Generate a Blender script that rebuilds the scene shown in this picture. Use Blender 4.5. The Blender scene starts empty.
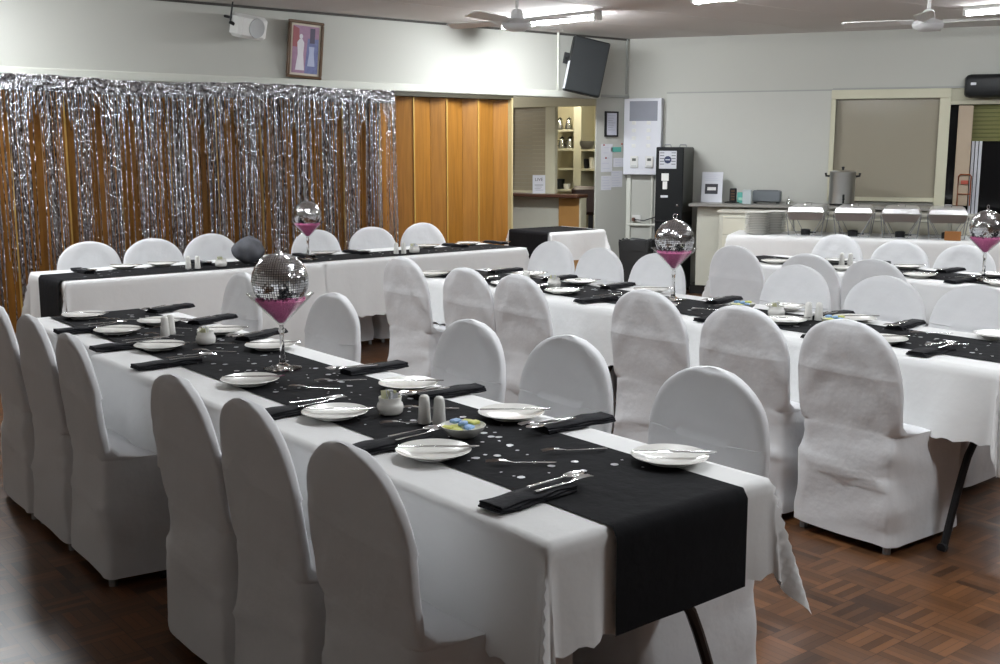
import bpy, math, random
from mathutils import Vector, Matrix, noise
random.seed(7)
PI = math.pi
SC = bpy.context.scene
COL = SC.collection

# ------------------------------------------------------------------ camera, world, exposure
CAM_Z = 1.59
cam_d = bpy.data.cameras.new('camera'); cam = bpy.data.objects.new('camera', cam_d); COL.objects.link(cam)
cam_d.sensor_width = 36.0; cam_d.lens = 39.6; cam_d.clip_start = 0.05
PITCH = math.atan(184/1100); YAW = math.radians(39)
cam.location = (0, 0, CAM_Z); cam.rotation_euler = (PI/2-PITCH, 0, -YAW)
SC.camera = cam
SC.view_settings.view_transform = 'Standard'; SC.view_settings.look = 'None'
SC.view_settings.gamma = 1.0; SC.view_settings.use_curve_mapping = False
SC.view_settings.exposure = 0.0
SC.cycles.use_denoising = True
SC.cycles.max_bounces = 8
SC.cycles.sample_clamp_indirect = 4.0
w = bpy.data.worlds.new('world'); SC.world = w; w.use_nodes = True
w.node_tree.nodes['Background'].inputs[0].default_value = (0.5, 0.55, 0.6, 1)
w.node_tree.nodes['Background'].inputs[1].default_value = 0.0
# fluorescent battens: (x, y, turn, length, strength)
LAMP = 108.0
LIGHTS = [(7.0, 7.92, 0.10, 1.15, 2.3), (7.0, 5.45, 0.10, 1.25, 0.75), (9.45, 4.5, 0.10, 1.25, 0.6),
          (1.85, 8.0, 0.0, 1.25, 1.7), (3.1, 5.3, 0.0, 1.25, 0.85), (3.1, 2.75, 0.0, 1.25, 0.95),
          (7.0, 2.9, 0.0, 1.25, 1.0), (3.6, 0.2, 0.0, 1.25, 1.1), (7.0, 0.4, 0.0, 1.25, 0.9)]

def world_ray(u, v):
    """direction of the sight line through a point of the photograph"""
    x = u-500; y = v-332; F = 1100
    cf = F*math.cos(PITCH)-y*math.sin(PITCH); cz = -(F*math.sin(PITCH)+y*math.cos(PITCH))
    return Vector((x*math.cos(YAW)+cf*math.sin(YAW), -x*math.sin(YAW)+cf*math.cos(YAW), cz))
def at_z(u, v, z=0.75):
    r = world_ray(u, v); t = (z-CAM_Z)/r.z; return Vector((r.x*t, r.y*t, z))

# ------------------------------------------------------------------ materials
MATS = {}
def nodes_of(name):
    m = bpy.data.materials.new(name); m.use_nodes = True
    return m, m.node_tree.nodes, m.node_tree.links, m.node_tree.nodes['Principled BSDF']
def mat(name, color, rough=0.5, metal=0.0, noise_amt=0.06, scale=8.0, bump=0.0, bscale=60.0, **kw):
    if name in MATS: return MATS[name]
    m, N, L, b = nodes_of(name)
    tc = N.new('ShaderNodeTexCoord')
    nz = N.new('ShaderNodeTexNoise'); nz.inputs['Scale'].default_value = scale; nz.inputs['Detail'].default_value = 4
    L.new(tc.outputs['Object'], nz.inputs['Vector'])
    mx = N.new('ShaderNodeMix'); mx.data_type = 'RGBA'
    mx.inputs[6].default_value = tuple(c*(1-noise_amt) for c in color)+(1,)
    mx.inputs[7].default_value = tuple(min(1, c*(1+noise_amt)) for c in color)+(1,)
    L.new(nz.outputs['Fac'], mx.inputs[0]); L.new(mx.outputs[2], b.inputs['Base Color'])
    b.inputs['Roughness'].default_value = rough; b.inputs['Metallic'].default_value = metal
    for k, v in kw.items(): b.inputs[k].default_value = v
    if bump:
        n2 = N.new('ShaderNodeTexNoise'); n2.inputs['Scale'].default_value = bscale; n2.inputs['Detail'].default_value = 3
        L.new(tc.outputs['Object'], n2.inputs['Vector'])
        bp = N.new('ShaderNodeBump'); bp.inputs['Strength'].default_value = bump; bp.inputs['Distance'].default_value = 0.01
        L.new(n2.outputs['Fac'], bp.inputs['Height']); L.new(bp.outputs['Normal'], b.inputs['Normal'])
    MATS[name] = m
    return m
def emit(name, color, strength):
    m, N, L, b = nodes_of(name)
    b.inputs['Base Color'].default_value = (0.8, 0.8, 0.8, 1)
    b.inputs['Emission Color'].default_value = color+(1,); b.inputs['Emission Strength'].default_value = strength
    return m

M_wall = mat('wall_paint', (0.475, 0.477, 0.438), 0.75, noise_amt=0.03, scale=1.5, bump=0.05, bscale=120)
M_trim = mat('trim_paint', (0.60, 0.61, 0.55), 0.5, noise_amt=0.03)
M_ceil = mat('ceiling_panel', (0.66, 0.625, 0.605), 0.85, noise_amt=0.04, scale=2)
M_cream = mat('cream_paint', (0.56, 0.54, 0.41), 0.5, noise_amt=0.03)
M_taupe = mat('shutter_taupe', (0.33, 0.295, 0.225), 0.4, noise_amt=0.04, scale=3)
M_cover = mat('white_cotton', (0.74, 0.745, 0.76), 0.9, noise_amt=0.02, scale=14, bump=0.5, bscale=12)
M_cloth = mat('white_tablecloth', (0.78, 0.78, 0.775), 0.85, noise_amt=0.02, scale=10, bump=0.25, bscale=14)
M_black = mat('black_cloth', (0.007, 0.007, 0.0085), 0.95, noise_amt=0.2, scale=20, bump=0.3, bscale=25, **{'Specular IOR Level': 0.2})
M_napkin = mat('black_napkin', (0.008, 0.008, 0.011), 0.85, noise_amt=0.2, bump=0.3, bscale=60, **{'Specular IOR Level': 0.3})
M_china = mat('white_china', (0.80, 0.79, 0.75), 0.18, noise_amt=0.01)
M_steel = mat('steel', (0.70, 0.70, 0.71), 0.16, 1.0, noise_amt=0.05)
M_satin = mat('satin_steel', (0.52, 0.52, 0.51), 0.35, 1.0, noise_amt=0.05)
M_grey = mat('grey_metal', (0.30, 0.31, 0.32), 0.4, 0.8)
M_darkm = mat('black_metal', (0.015, 0.015, 0.017), 0.4, 0.2)
M_plastic = mat('black_plastic', (0.010, 0.011, 0.012), 0.45, **{'Specular IOR Level': 0.3})
M_vend = mat('vending_black', (0.006, 0.007, 0.008), 0.45, **{'Specular IOR Level': 0.25})
M_vends = mat('vending_side', (0.02, 0.022, 0.015), 0.4)
M_whitep = mat('white_plastic', (0.70, 0.70, 0.68), 0.4)
M_paper = mat('paper', (0.66, 0.67, 0.72), 0.8, noise_amt=0.02)
M_print = mat('printed_grey', (0.25, 0.26, 0.30), 0.8)
M_ink = mat('ink', (0.05, 0.05, 0.06), 0.8)
M_bluegr = mat('pale_print', (0.57, 0.58, 0.67), 0.8)
M_teal = mat('teal_card', (0.10, 0.38, 0.32), 0.6)
M_red = mat('red_plastic', (0.45, 0.08, 0.05), 0.5)
M_gold = mat('brown_frame', (0.10, 0.05, 0.02), 0.35)
M_pgold = mat('gilt', (0.50, 0.42, 0.22), 0.4)
M_wooddk = mat('dark_counter', (0.085, 0.035, 0.022), 0.35)
M_woodlt = mat('oak_panel', (0.42, 0.22, 0.07), 0.45, noise_amt=0.2, scale=5)
M_leather = mat('dark_leather', (0.035, 0.016, 0.012), 0.45)
M_glass = mat('clear_glass', (1, 1, 1), 0.02, noise_amt=0.0, **{'Transmission Weight': 1.0, 'IOR': 1.45})
M_pink = mat('pink_beads', (1.0, 0.23, 0.50), 0.3, noise_amt=0.25, scale=70, bump=1.0, bscale=120)
M_tulle = mat('grey_tulle', (0.11, 0.115, 0.13), 0.6, noise_amt=0.5, scale=10, bump=0.6, bscale=18)
M_tpane = mat('tinted_pane', (0.30, 0.27, 0.21), 0.16, noise_amt=0.03, scale=2)
M_green = mat('green_blind', (0.13, 0.13, 0.03), 0.6)
M_post = mat('pink_post', (0.42, 0.33, 0.24), 0.5)
M_night = mat('dark_glass', (0.004, 0.004, 0.005), 0.1)
M_copper = mat('copper_wire', (0.35, 0.10, 0.04), 0.35, 0.6)
M_yellow = mat('yellow_foil', (0.62, 0.64, 0.14), 0.4)
M_blue = mat('blue_foil', (0.25, 0.42, 0.70), 0.4)
M_bin = mat('dark_bin', (0.02, 0.021, 0.022), 0.5, bump=0.3, bscale=20)
M_benchtop = mat('bench_top', (0.30, 0.29, 0.27), 0.3, 0.3)
M_mint = mat('cupboard', (0.55, 0.545, 0.47), 0.5)

def wood_door_mat():
    m, N, L, b = nodes_of('varnished_ply')
    tc = N.new('ShaderNodeTexCoord'); mp = N.new('ShaderNodeMapping'); mp.inputs['Scale'].default_value = (14, 14, 0.9)
    nz = N.new('ShaderNodeTexNoise'); nz.inputs['Scale'].default_value = 2.5; nz.inputs['Detail'].default_value = 6; nz.inputs['Distortion'].default_value = 0.6
    L.new(tc.outputs['Object'], mp.inputs['Vector']); L.new(mp.outputs['Vector'], nz.inputs['Vector'])
    cr = N.new('ShaderNodeValToRGB')
    cr.color_ramp.elements[0].position = 0.3; cr.color_ramp.elements[0].color = (0.25, 0.105, 0.013, 1)
    cr.color_ramp.elements[1].position = 0.75; cr.color_ramp.elements[1].color = (0.36, 0.155, 0.022, 1)
    L.new(nz.outputs['Fac'], cr.inputs['Fac']); L.new(cr.outputs['Color'], b.inputs['Base Color'])
    b.inputs['Roughness'].default_value = 0.42
    return m
M_ply = wood_door_mat()
M_hinge = mat('hinge_strip', (0.52, 0.33, 0.08), 0.5)

def parquet_mat():
    m, N, L, b = nodes_of('mosaic_parquet')
    def mth(op, a, bb=None, c=None):
        n = N.new('ShaderNodeMath'); n.operation = op
        for i, x in enumerate((a, bb, c)):
            if x is None: continue
            if isinstance(x, (int, float)): n.inputs[i].default_value = x
            else: L.new(x, n.inputs[i])
        return n.outputs[0]
    tc = N.new('ShaderNodeTexCoord'); mp = N.new('ShaderNodeMapping')
    mp.inputs['Rotation'].default_value = (0, 0, 0.0); mp.inputs['Scale'].default_value = (1/0.15, 1/0.15, 1)
    L.new(tc.outputs['Object'], mp.inputs['Vector'])
    sp = N.new('ShaderNodeSeparateXYZ'); L.new(mp.outputs['Vector'], sp.inputs[0])
    X, Y = sp.outputs[0], sp.outputs[1]
    cx = mth('FLOOR', X); cy = mth('FLOOR', Y)
    par = mth('FLOORED_MODULO', mth('ADD', cx, cy), 2)
    fx = mth('SUBTRACT', X, cx); fy = mth('SUBTRACT', Y, cy)
    t = mth('ADD', mth('MULTIPLY', fx, par), mth('MULTIPLY', fy, mth('SUBTRACT', 1, par)))
    s5 = mth('MULTIPLY', t, 5); sl = mth('FLOOR', s5); fr = mth('SUBTRACT', s5, sl)
    cb = N.new('ShaderNodeCombineXYZ'); L.new(cx, cb.inputs[0]); L.new(cy, cb.inputs[1]); L.new(sl, cb.inputs[2])
    wn = N.new('ShaderNodeTexWhiteNoise'); L.new(cb.outputs[0], wn.inputs['Vector'])
    cb2 = N.new('ShaderNodeCombineXYZ'); L.new(cx, cb2.inputs[0]); L.new(cy, cb2.inputs[1]); cb2.inputs[2].default_value = 77
    wn2 = N.new('ShaderNodeTexWhiteNoise'); L.new(cb2.outputs[0], wn2.inputs['Vector'])
    v = mth('ADD', mth('MULTIPLY', wn.outputs['Value'], 0.55), mth('MULTIPLY', wn2.outputs['Value'], 0.45))
    cr = N.new('ShaderNodeValToRGB')
    cr.color_ramp.elements[0].position = 0.1; cr.color_ramp.elements[0].color = (0.048, 0.021, 0.009, 1)
    cr.color_ramp.elements[1].position = 0.95; cr.color_ramp.elements[1].color = (0.205, 0.088, 0.034, 1)
    L.new(v, cr.inputs['Fac'])
    edge = mth('LESS_THAN', mth('MINIMUM', fr, mth('SUBTRACT', 1, fr)), 0.04)
    e2 = mth('LESS_THAN', mth('MINIMUM', mth('MINIMUM', fx, mth('SUBTRACT', 1, fx)), mth('MINIMUM', fy, mth('SUBTRACT', 1, fy))), 0.012)
    eg = mth('MAXIMUM', edge, e2)
    mx = N.new('ShaderNodeMix'); mx.data_type = 'RGBA'; mx.inputs[7].default_value = (0.02, 0.008, 0.004, 1)
    L.new(mth('MULTIPLY', eg, 0.6), mx.inputs[0]); L.new(cr.outputs['Color'], mx.inputs[6]); L.new(mx.outputs[2], b.inputs['Base Color'])
    nz = N.new('ShaderNodeTexNoise'); nz.inputs['Scale'].default_value = 3.0
    L.new(tc.outputs['Object'], nz.inputs['Vector'])
    L.new(mth('ADD', mth('MULTIPLY', nz.outputs['Fac'], 0.2), 0.22), b.inputs['Roughness'])
    bp = N.new('ShaderNodeBump'); bp.inputs['Strength'].default_value = 0.15; bp.inputs['Distance'].default_value = 0.002
    L.new(v, bp.inputs['Height']); L.new(bp.outputs['Normal'], b.inputs['Normal'])
    return m
M_floor = parquet_mat()

def foil_mat():
    m, N, L, b = nodes_of('silver_foil')
    b.inputs['Base Color'].default_value = (0.50, 0.50, 0.52, 1); b.inputs['Metallic'].default_value = 1.0
    b.inputs['Roughness'].default_value = 0.17
    tc = N.new('ShaderNodeTexCoord'); mp = N.new('ShaderNodeMapping'); mp.inputs['Scale'].default_value = (60, 60, 22)
    nz = N.new('ShaderNodeTexNoise'); nz.inputs['Scale'].default_value = 1.0; nz.inputs['Detail'].default_value = 3
    L.new(tc.outputs['Object'], mp.inputs['Vector']); L.new(mp.outputs['Vector'], nz.inputs['Vector'])
    bp = N.new('ShaderNodeBump'); bp.inputs['Strength'].default_value = 1.0; bp.inputs['Distance'].default_value = 0.03
    L.new(nz.outputs['Fac'], bp.inputs['Height']); L.new(bp.outputs['Normal'], b.inputs['Normal'])
    return m
M_foil = foil_mat()
def thin_glass():
    m = bpy.data.materials.new('thin_glass'); m.use_nodes = True; N = m.node_tree.nodes; L = m.node_tree.links
    N.remove(N['Principled BSDF']); tr = N.new('ShaderNodeBsdfTransparent'); tr.inputs[0].default_value = (.995, .995, .995, 1)
    gl = N.new('ShaderNodeBsdfGlossy'); gl.inputs['Roughness'].default_value = .03; lw = N.new('ShaderNodeLayerWeight'); lw.inputs[0].default_value = .5; pw = N.new('ShaderNodeMath'); pw.operation = 'POWER'; pw.inputs[1].default_value = 3.0; L.new(lw.outputs['Facing'], pw.inputs[0])
    ml = N.new('ShaderNodeMath'); ml.operation = 'MULTIPLY_ADD'; ml.inputs[1].default_value = .55; ml.inputs[2].default_value = .02; L.new(pw.outputs[0], ml.inputs[0])
    mx = N.new('ShaderNodeMixShader'); L.new(ml.outputs[0], mx.inputs[0]); L.new(tr.outputs[0], mx.inputs[1]); L.new(gl.outputs[0], mx.inputs[2])
    L.new(mx.outputs[0], N['Material Output'].inputs[0]); return m
M_thin = thin_glass()
M_kitchen = emit('kitchen_tube', (1.0, 0.93, 0.75), 60.0)

# ------------------------------------------------------------------ mesh helpers
class MB:
    def __init__(s): s.v = []; s.f = []; s.m = []; s.mats = []; s.cur = 0
    def use(s, m):
        if m not in s.mats: s.mats.append(m)
        s.cur = s.mats.index(m); return s
    def add(s, vs, fs, M=None):
        b = len(s.v)
        s.v += [tuple(M @ Vector(p)) if M else tuple(p) for p in vs]
        s.f += [tuple(b+i for i in f) for f in fs]; s.m += [s.cur]*len(fs)
        return s
    def box(s, x0, x1, y0, y1, z0, z1, M=None, bev=0.0):
        if bev <= 0:
            return s.add([(x0,y0,z0),(x1,y0,z0),(x1,y1,z0),(x0,y1,z0),(x0,y0,z1),(x1,y0,z1),(x1,y1,z1),(x0,y1,z1)],
                  [(0,3,2,1),(4,5,6,7),(0,1,5,4),(1,2,6,5),(2,3,7,6),(3,0,4,7)], M)
        b = min(bev, (x1-x0)/2.01, (y1-y0)/2.01, (z1-z0)/2.01)
        pr = []
        def ring(z, i, c):
            X0, X1, Y0, Y1 = x0+i, x1-i, y0+i, y1-i
            return [(X0+c,Y0,z),(X1-c,Y0,z),(X1,Y0+c,z),(X1,Y1-c,z),(X1-c,Y1,z),(X0+c,Y1,z),(X0,Y1-c,z),(X0,Y0+c,z)]
        R = [ring(z0, b, b*.5), ring(z0+b, 0, b), ring(z1-b, 0, b), ring(z1, b, b*.5)]
        return s.loft(R, M, cap=True)
    def loft(s, rings, M=None, cap=True, closed=True):
        n = len(rings[0]); vs = [p for r in rings for p in r]; fs = []
        for i in range(len(rings)-1):
            for j in range(n if closed else n-1):
                k = (j+1) % n
                fs.append((i*n+j, i*n+k, (i+1)*n+k, (i+1)*n+j))
        if cap and closed:
            fs.append(tuple(reversed(range(n)))); fs.append(tuple((len(rings)-1)*n+j for j in range(n)))
        return s.add(vs, fs, M)
    def lathe(s, prof, n=32, M=None, cap=False):
        rings = [[(r*math.cos(2*PI*j/n), r*math.sin(2*PI*j/n), z) for j in range(n)] for r, z in prof]
        return s.loft(rings, M, cap=cap)
    def tube(s, pts, r, n=8, M=None, r2=None):
        pts = [Vector(p) for p in pts]; rings = []
        up = Vector((0, 0, 1))
        for i, p in enumerate(pts):
            d = (pts[min(i+1, len(pts)-1)]-pts[max(i-1, 0)]).normalized()
            a = d.cross(up)
            if a.length < 1e-3: a = d.cross(Vector((1, 0, 0)))
            a.normalize(); b = a.cross(d)
            rr = r if r2 is None else r+(r2-r)*i/(len(pts)-1)
            rings.append([tuple(p+a*rr*math.cos(2*PI*j/n)+b*rr*math.sin(2*PI*j/n)) for j in range(n)])
        return s.loft(rings, M, cap=True)
    def build(s, name, m=None, parent=None, smooth=False, loc=None, rotz=0.0, autosm=None):
        me = bpy.data.meshes.new(name); me.from_pydata(s.v, [], s.f)
        if m is not None: me.materials.append(m)
        for x in s.mats: me.materials.append(x)
        if s.mats:
            off = 1 if m is not None else 0
            for p, k in zip(me.polygons, s.m): p.material_index = k+off
        me.update()
        if smooth:
            for p in me.polygons: p.use_smooth = True
            if autosm is None: autosm = 40
            try: me.set_sharp_from_angle(angle=math.radians(autosm))
            except Exception: pass
        o = bpy.data.objects.new(name, me); COL.objects.link(o)
        if parent is not None: o.parent = parent
        if loc is not None: o.location = loc
        o.rotation_euler = (0, 0, rotz)
        return o

def tag(o, label=None, cat=None, group=None, kind=None):
    if label: o['label'] = label
    if cat: o['category'] = cat
    if group: o['group'] = group
    if kind: o['kind'] = kind
    return o
def empty(name, loc=(0,0,0), rz=0.0):
    o = bpy.data.objects.new(name, None); o.empty_display_size = 0.05; COL.objects.link(o)
    o.location = loc; o.rotation_euler = (0, 0, rz); return o
KIDS = {}
def children(o): return [c for c in bpy.data.objects if c.parent == o]
def copy_tree(o, loc, rz=0.0, label=None, group=None, _kids=None):
    c = o.copy(); COL.objects.link(c); c.location = loc; c.rotation_euler = (0, 0, rz)
    if label: c['label'] = label
    if group: c['group'] = group
    for ch in KIDS.setdefault(o.name, children(o)):
        d = ch.copy(); COL.objects.link(d); d.parent = c
        for g in KIDS.setdefault(ch.name, children(ch)):
            e = g.copy(); COL.objects.link(e); e.parent = d
    return c
USED = set()
def place(proto, loc, rz, label, group=None):
    """first use moves the prototype itself, later uses are copies"""
    if proto.name not in USED:
        USED.add(proto.name); proto.location = loc; proto.rotation_euler = (0, 0, rz); proto['label'] = label
        if group: proto['group'] = group
        return proto
    return copy_tree(proto, loc, rz, label, group)
def struct(name, mb, m, smooth=False):
    o = mb.build(name, m, smooth=smooth); o['kind'] = 'structure'; return o

# ------------------------------------------------------------------ the room
CEIL = 2.80
WY = 9.0                       # plane of the foil-curtain wall
CB = Vector((9.17, 9.0, 0)); DB = Vector((0.5, -0.8660254, 0)); NB = Vector((-0.8660254, -0.5, 0))
# local frame of the kitchen wall: x = along the wall (to the right), y = out of the wall into the room
MB_M = Matrix(((DB.x, NB.x, 0, CB.x), (DB.y, NB.y, 0, CB.y), (0, 0, 1, 0), (0, 0, 0, 1)))
def on_b(u, v, off=0.0):
    r = world_ray(u, v); t = (CB.dot(NB)+off)/(r.x*NB.x+r.y*NB.y)
    q = Vector((r.x*t, r.y*t, 0))-CB
    return q.dot(DB), CAM_Z+r.z*t
def B(s, off, z=0.0): return tuple(CB+DB*s+NB*off+Vector((0, 0, z)))
RB = math.atan2(DB.y, DB.x)    # rotation so that local +x runs along the kitchen wall, local -y is into it... (+y = out of the wall: see RBW)
# objects standing at the kitchen wall use rotation RW: local x along wall, local -y faces the room
RW = RB

f = MB(); f.box(-2.2, 16.5, -4.2, 13.5, -0.1, 0.0); struct('floor', f, M_floor)
c = MB(); c.box(-2.2, 16.5, -4.2, 9.05, CEIL, CEIL+0.1)
for i in range(-1, 14):          # batten lines between ceiling sheets
    c.box(-2.2, 16.5, i*0.9-1.0, i*0.9-0.99, CEIL-0.0015, CEIL) if i*0.9-1 < 9 else None
struct('ceiling', c, M_ceil)
# curtain wall: header over the folding door, solid run at the far left, pillar at the right
a = MB()
a.box(-2.1, 9.17, WY, WY+0.14, 2.13, CEIL)
a.box(-2.1, 1.2, WY, WY+0.14, 0, 2.13)
a.box(8.67, 9.17, WY, WY+0.02, 0, 2.13)
struct('wall_front', a, M_wall)
t = MB(); t.box(-2.0, 8.7, WY-0.035, WY, 2.125, 2.20, bev=0.008); struct('trim_1', t, M_trim)
t = MB(); t.box(8.66, 9.15, WY-0.03, WY, 2.15, 2.175); t.box(9.11, 9.13, WY-0.02, WY, 2.19, CEIL); struct('trim_2', t, mat('trim_grey', (0.34, 0.35, 0.33), 0.6))
t = MB(); t.tube([(8.07, WY-0.02, 2.2), (8.07, WY-0.02, CEIL)], 0.013); struct('trim_3', t, M_trim)
t = MB(); t.box(0, 9.15, WY-0.012, WY, CEIL-0.022, CEIL-0.002); struct('trim_4', t, mat('painted_shadow_gap', (0.06, 0.055, 0.05), 0.8))  # raised strip under the ceiling; its dark colour stands in for a shadow gap
t = MB(); t.box(1.2, 7.45, WY-0.02, WY+0.12, 2.085, 2.13); struct('trim_5', t, mat('header_shadow_brown', (0.035, 0.03, 0.015), 0.6))  # dark strip painted as the shadow line below the header
a = MB(); a.box(-2.2, -2.1, -4.2, 9.1, 0, CEIL); struct('wall_left', a, mat('wall_left_paint', (0.52, 0.50, 0.47), 0.8))
a = MB(); a.box(-2.1, 16.5, -4.2, -4.1, 0, CEIL); struct('wall_back', a, mat('wall_back_paint', (0.42, 0.40, 0.38), 0.8))

# kitchen wall with two openings
sTL = 2.25; sTR = 3.34
a = MB()
a.box(0, sTL, -0.14, 0, 0, CEIL, MB_M)
a.box(sTL, sTR, -0.14, 0, 0, 1.02, MB_M)
a.box(sTL, 6.2, -0.14, 0, 2.20, CEIL, MB_M)
a.box(6.2, 15.2, -0.14, 0, 0, CEIL, MB_M)
struct('wall_right', a, M_wall)
t = MB(); t.box(0.44, 2.23, 0, 0.018, 2.19, 2.205, MB_M); t.box(2.23, 6.2, 0.0, 0.03, 2.195, 2.215, MB_M); struct('trim_6', t, mat('trim_grey', (0.34, 0.35, 0.33), 0.6))
t = MB(); t.box(0.44, 2.23, 0.0, 0.012, 1.0, 2.19, MB_M); struct('trim_7', t, mat('panel_paint', (0.50, 0.503, 0.465), 0.6, noise_amt=0.02))
# servery window with closed roller shutter
wi = empty('window_1'); wi['kind'] = 'structure'
m = MB()
m.box(sTL-0.03, sTR+0.06, 0.0, 0.045, 2.10, 2.195, MB_M, bev=0.004)
m.box(sTL-0.03, sTL+0.02, 0.0, 0.045, 1.03, 2.10, MB_M, bev=0.004)
m.box(sTR-0.045, sTR+0.06, 0.0, 0.06, 0.99, 2.10, MB_M, bev=0.004)
m.box(sTL-0.03, sTR-0.04, -0.05, 0.045, 1.03, 1.075, MB_M, bev=0.004)
m.build('window_frame', M_cream, wi)
m = MB()
m.box(sTL+0.02, sTR-0.045, -0.04, -0.022, 1.075, 2.105, MB_M)
m.build('pane', M_tpane, wi)

# right-hand opening
wi = empty('door_1'); wi['kind'] = 'structure'
m = MB()
m.box(3.40, 6.2, -0.06, 0.03, 2.03, 2.075, MB_M, bev=0.003); m.box(3.40, 6.2, -0.06, 0.0, 2.075, 2.20, MB_M)
m.build('door_head', M_cream, wi)
m = MB(); m.box(3.48, 3.62, -0.06, 0.02, 1.0, 2.02, MB_M, bev=0.004); m.build('door_post', M_post, wi)
m = MB()
for i in range(9):
    m.box(3.62, 6.2, -0.075, -0.06+0.008*(i % 2), 1.66+i*0.041, 1.66+i*0.041+0.038, MB_M)
m.build('green_blind', M_green, wi)
m = MB()
for i in range(3): m.box(3.63+i*0.035, 3.63+i*0.035+0.027, -0.09, -0.06, 0.9, 1.66, MB_M)
m.build('sliding_frame', M_paper, wi)
m = MB(); m.box(3.4, 6.2, -0.14, -0.125, 0.0, 2.03, MB_M); m.build('pane', M_night, wi)

# ------------------------------------------------------------------ lights
for i, (x, y, rz, ln, s) in enumerate(LIGHTS):
    L0 = empty('ceiling_light', (x, y, CEIL-0.082), rz); L0.scale = (.8, 1, .8)
    h = ln/2
    m = MB(); m.box(-0.06, 0.06, -h-0.03, h+0.03, 0.055, 0.098, bev=0.006)
    m.box(-0.06, 0.06, -h-0.03, -h, 0.0, 0.06, bev=0.004); m.box(-0.06, 0.06, h, h+0.03, 0.0, 0.06, bev=0.004)
    m.build('lamp_body', M_whitep, L0)
    m = MB()
    m.loft([[(0.055*math.cos(k*PI/6+PI), yy, 0.052+0.045*math.sin(k*PI/6+PI)) for k in range(7)] for yy in (-h, h)], cap=True)
    m.build('lamp_tube', emit('lamp_diffuser', (0.93, 0.97, 1.0), LAMP*s), L0, smooth=True)
    names = ['glowing ceiling strip light close to the curtain wall, right of the near ceiling fan', 'ceiling strip light cut by the top edge of the picture, right of centre',
             'ceiling strip light at the top right corner beside the small far fan', 'ceiling strip light near the left end of the foil curtain wall, above the frame',
             'ceiling strip light above the far end of the front table', 'ceiling strip light above the near end of the front table', 'ceiling strip light above the right hand tables', 'ceiling strip light over the open floor near the camera, right of it', 'ceiling strip light over the open floor farther right of the camera']
    tag(L0, names[i], 'ceiling light', 'fluorescent strip lights on the ceiling')

# ------------------------------------------------------------------ folding door (zigzag wooden panels)
def folding_door(x0, x1, n, label):
    d = empty('folding_door', (x0, WY+0.03, 0.0))
    w_ = (x1-x0)/n
    for i in range(n):
        wa = 0.60*w_; a0 = i*w_
        m = MB()
        p0 = (a0, -0.0); p1 = (a0+wa, 0.055); p2 = (a0+w_, 0.0)
        for (q0, q1) in ((p0, p1), (p1, p2)):
            dx, dy = q1[0]-q0[0], q1[1]-q0[1]; l = math.hypot(dx, dy); ux, uy = dx/l, dy/l
            M = Matrix(((ux, -uy, 0, q0[0]), (uy, ux, 0, q0[1]), (0, 0, 1, 0), (0, 0, 0, 1)))
            m.box(0.003, l-0.003, -0.006, 0.006, 0.02, 2.083, M)
        m.build('door_panel', M_ply, d)
        m = MB(); m.box(a0-0.006, a0+0.006, -0.016, -0.004, 0.02, 2.083); m.build('hinge_strip', M_hinge, d)
    tag(d, label, 'folding door'); return d
folding_door(5.02, 7.42, 6, 'varnished brown wooden folding door right of and behind the silver curtain')
folding_door(1.2, 5.0, 9, 'brown wooden folding door hidden behind the silver foil curtain at left')
m = MB(); m.box(7.42, 7.438, WY-0.03, WY+0.09, 0, 2.1); o = m.build('door_edge_post', M_pgold); tag(o, 'narrow pale upright post at the free edge of the brown folding door', 'post')

# ------------------------------------------------------------------ foil curtain
fc = empty('foil_curtain', (0, WY-0.09, 0.0))
CX0, CX1 = 1.3, 5.93
m = MB()
nx = 420
def top_z(x): return 2.135+0.012*math.sin(x*3.1)+0.008*noise.noise(Vector((x*6, 0, 3)))
rows = [0, 0.012, 0.025, 0.04, 0.06, 0.08, 0.10, 0.125]
ring = []
for r_ in rows:
    ring.append([(CX0+(CX1-CX0)*i/nx, 0.02*noise.noise(Vector((i*0.22, r_*40, 0)))+0.010*noise.noise(Vector((i*0.9, r_*90, 5))), top_z(CX0+(CX1-CX0)*i/nx)-r_) for i in range(nx+1)])
m.loft(ring, cap=False, closed=False)
m.build('header_band', M_foil, fc)
m = MB()
rnd = random.Random(3)
def density(x):
    d = 0.5+0.5*math.sin(2*PI*x/0.27+1.4*math.sin(x*2.3)+0.7)
    return d
x = CX0; ns = 0
while x < CX1:
    d = density(x)
    x += 0.0043+0.003*(1-d)
    z0 = top_z(x)-0.10
    layers = 1
    if d < 0.50:
        # short strips only (torn or clinging), lets the wood show
        if rnd.random() < 0.66: ln = rnd.uniform(0.12, 0.45)*(0.5+d)
        else: ln = rnd.uniform(1.3, 1.98)
    else: ln = rnd.uniform(1.75, 2.0)
    wv = 0.0045; ph = rnd.uniform(0, 6.28); tw = rnd.uniform(-0.9, 0.9); am = rnd.uniform(0.001, 0.004); yo = rnd.uniform(-0.03, 0.035)
    lean = rnd.uniform(-0.012, 0.012)
    ang0 = rnd.uniform(-0.9, 0.9); n = max(3, int(ln/0.075)); vs = []
    dx = 0
    for k in range(n+1):
        t_ = k/n; z = z0-ln*t_
        if z < 0.02: z = 0.02
        an = ang0+tw*math.sin(2.2*t_*ln+ph)+rnd.uniform(-0.25, 0.25)
        cxx = x+lean*t_*ln+am*math.sin(3.1*t_*ln+ph)+rnd.uniform(-0.0012, 0.0012); cyy = yo+am*math.cos(2.3*t_*ln+ph)
        vs += [(cxx-wv*math.cos(an), cyy-wv*math.sin(an), z), (cxx+wv*math.cos(an), cyy+wv*math.sin(an), z)]
    m.add(vs, [(2*k, 2*k+1, 2*k+3, 2*k+2) for k in range(n)])
o = m.build('foil_strip', M_foil, fc); o['kind'] = 'stuff'
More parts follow.
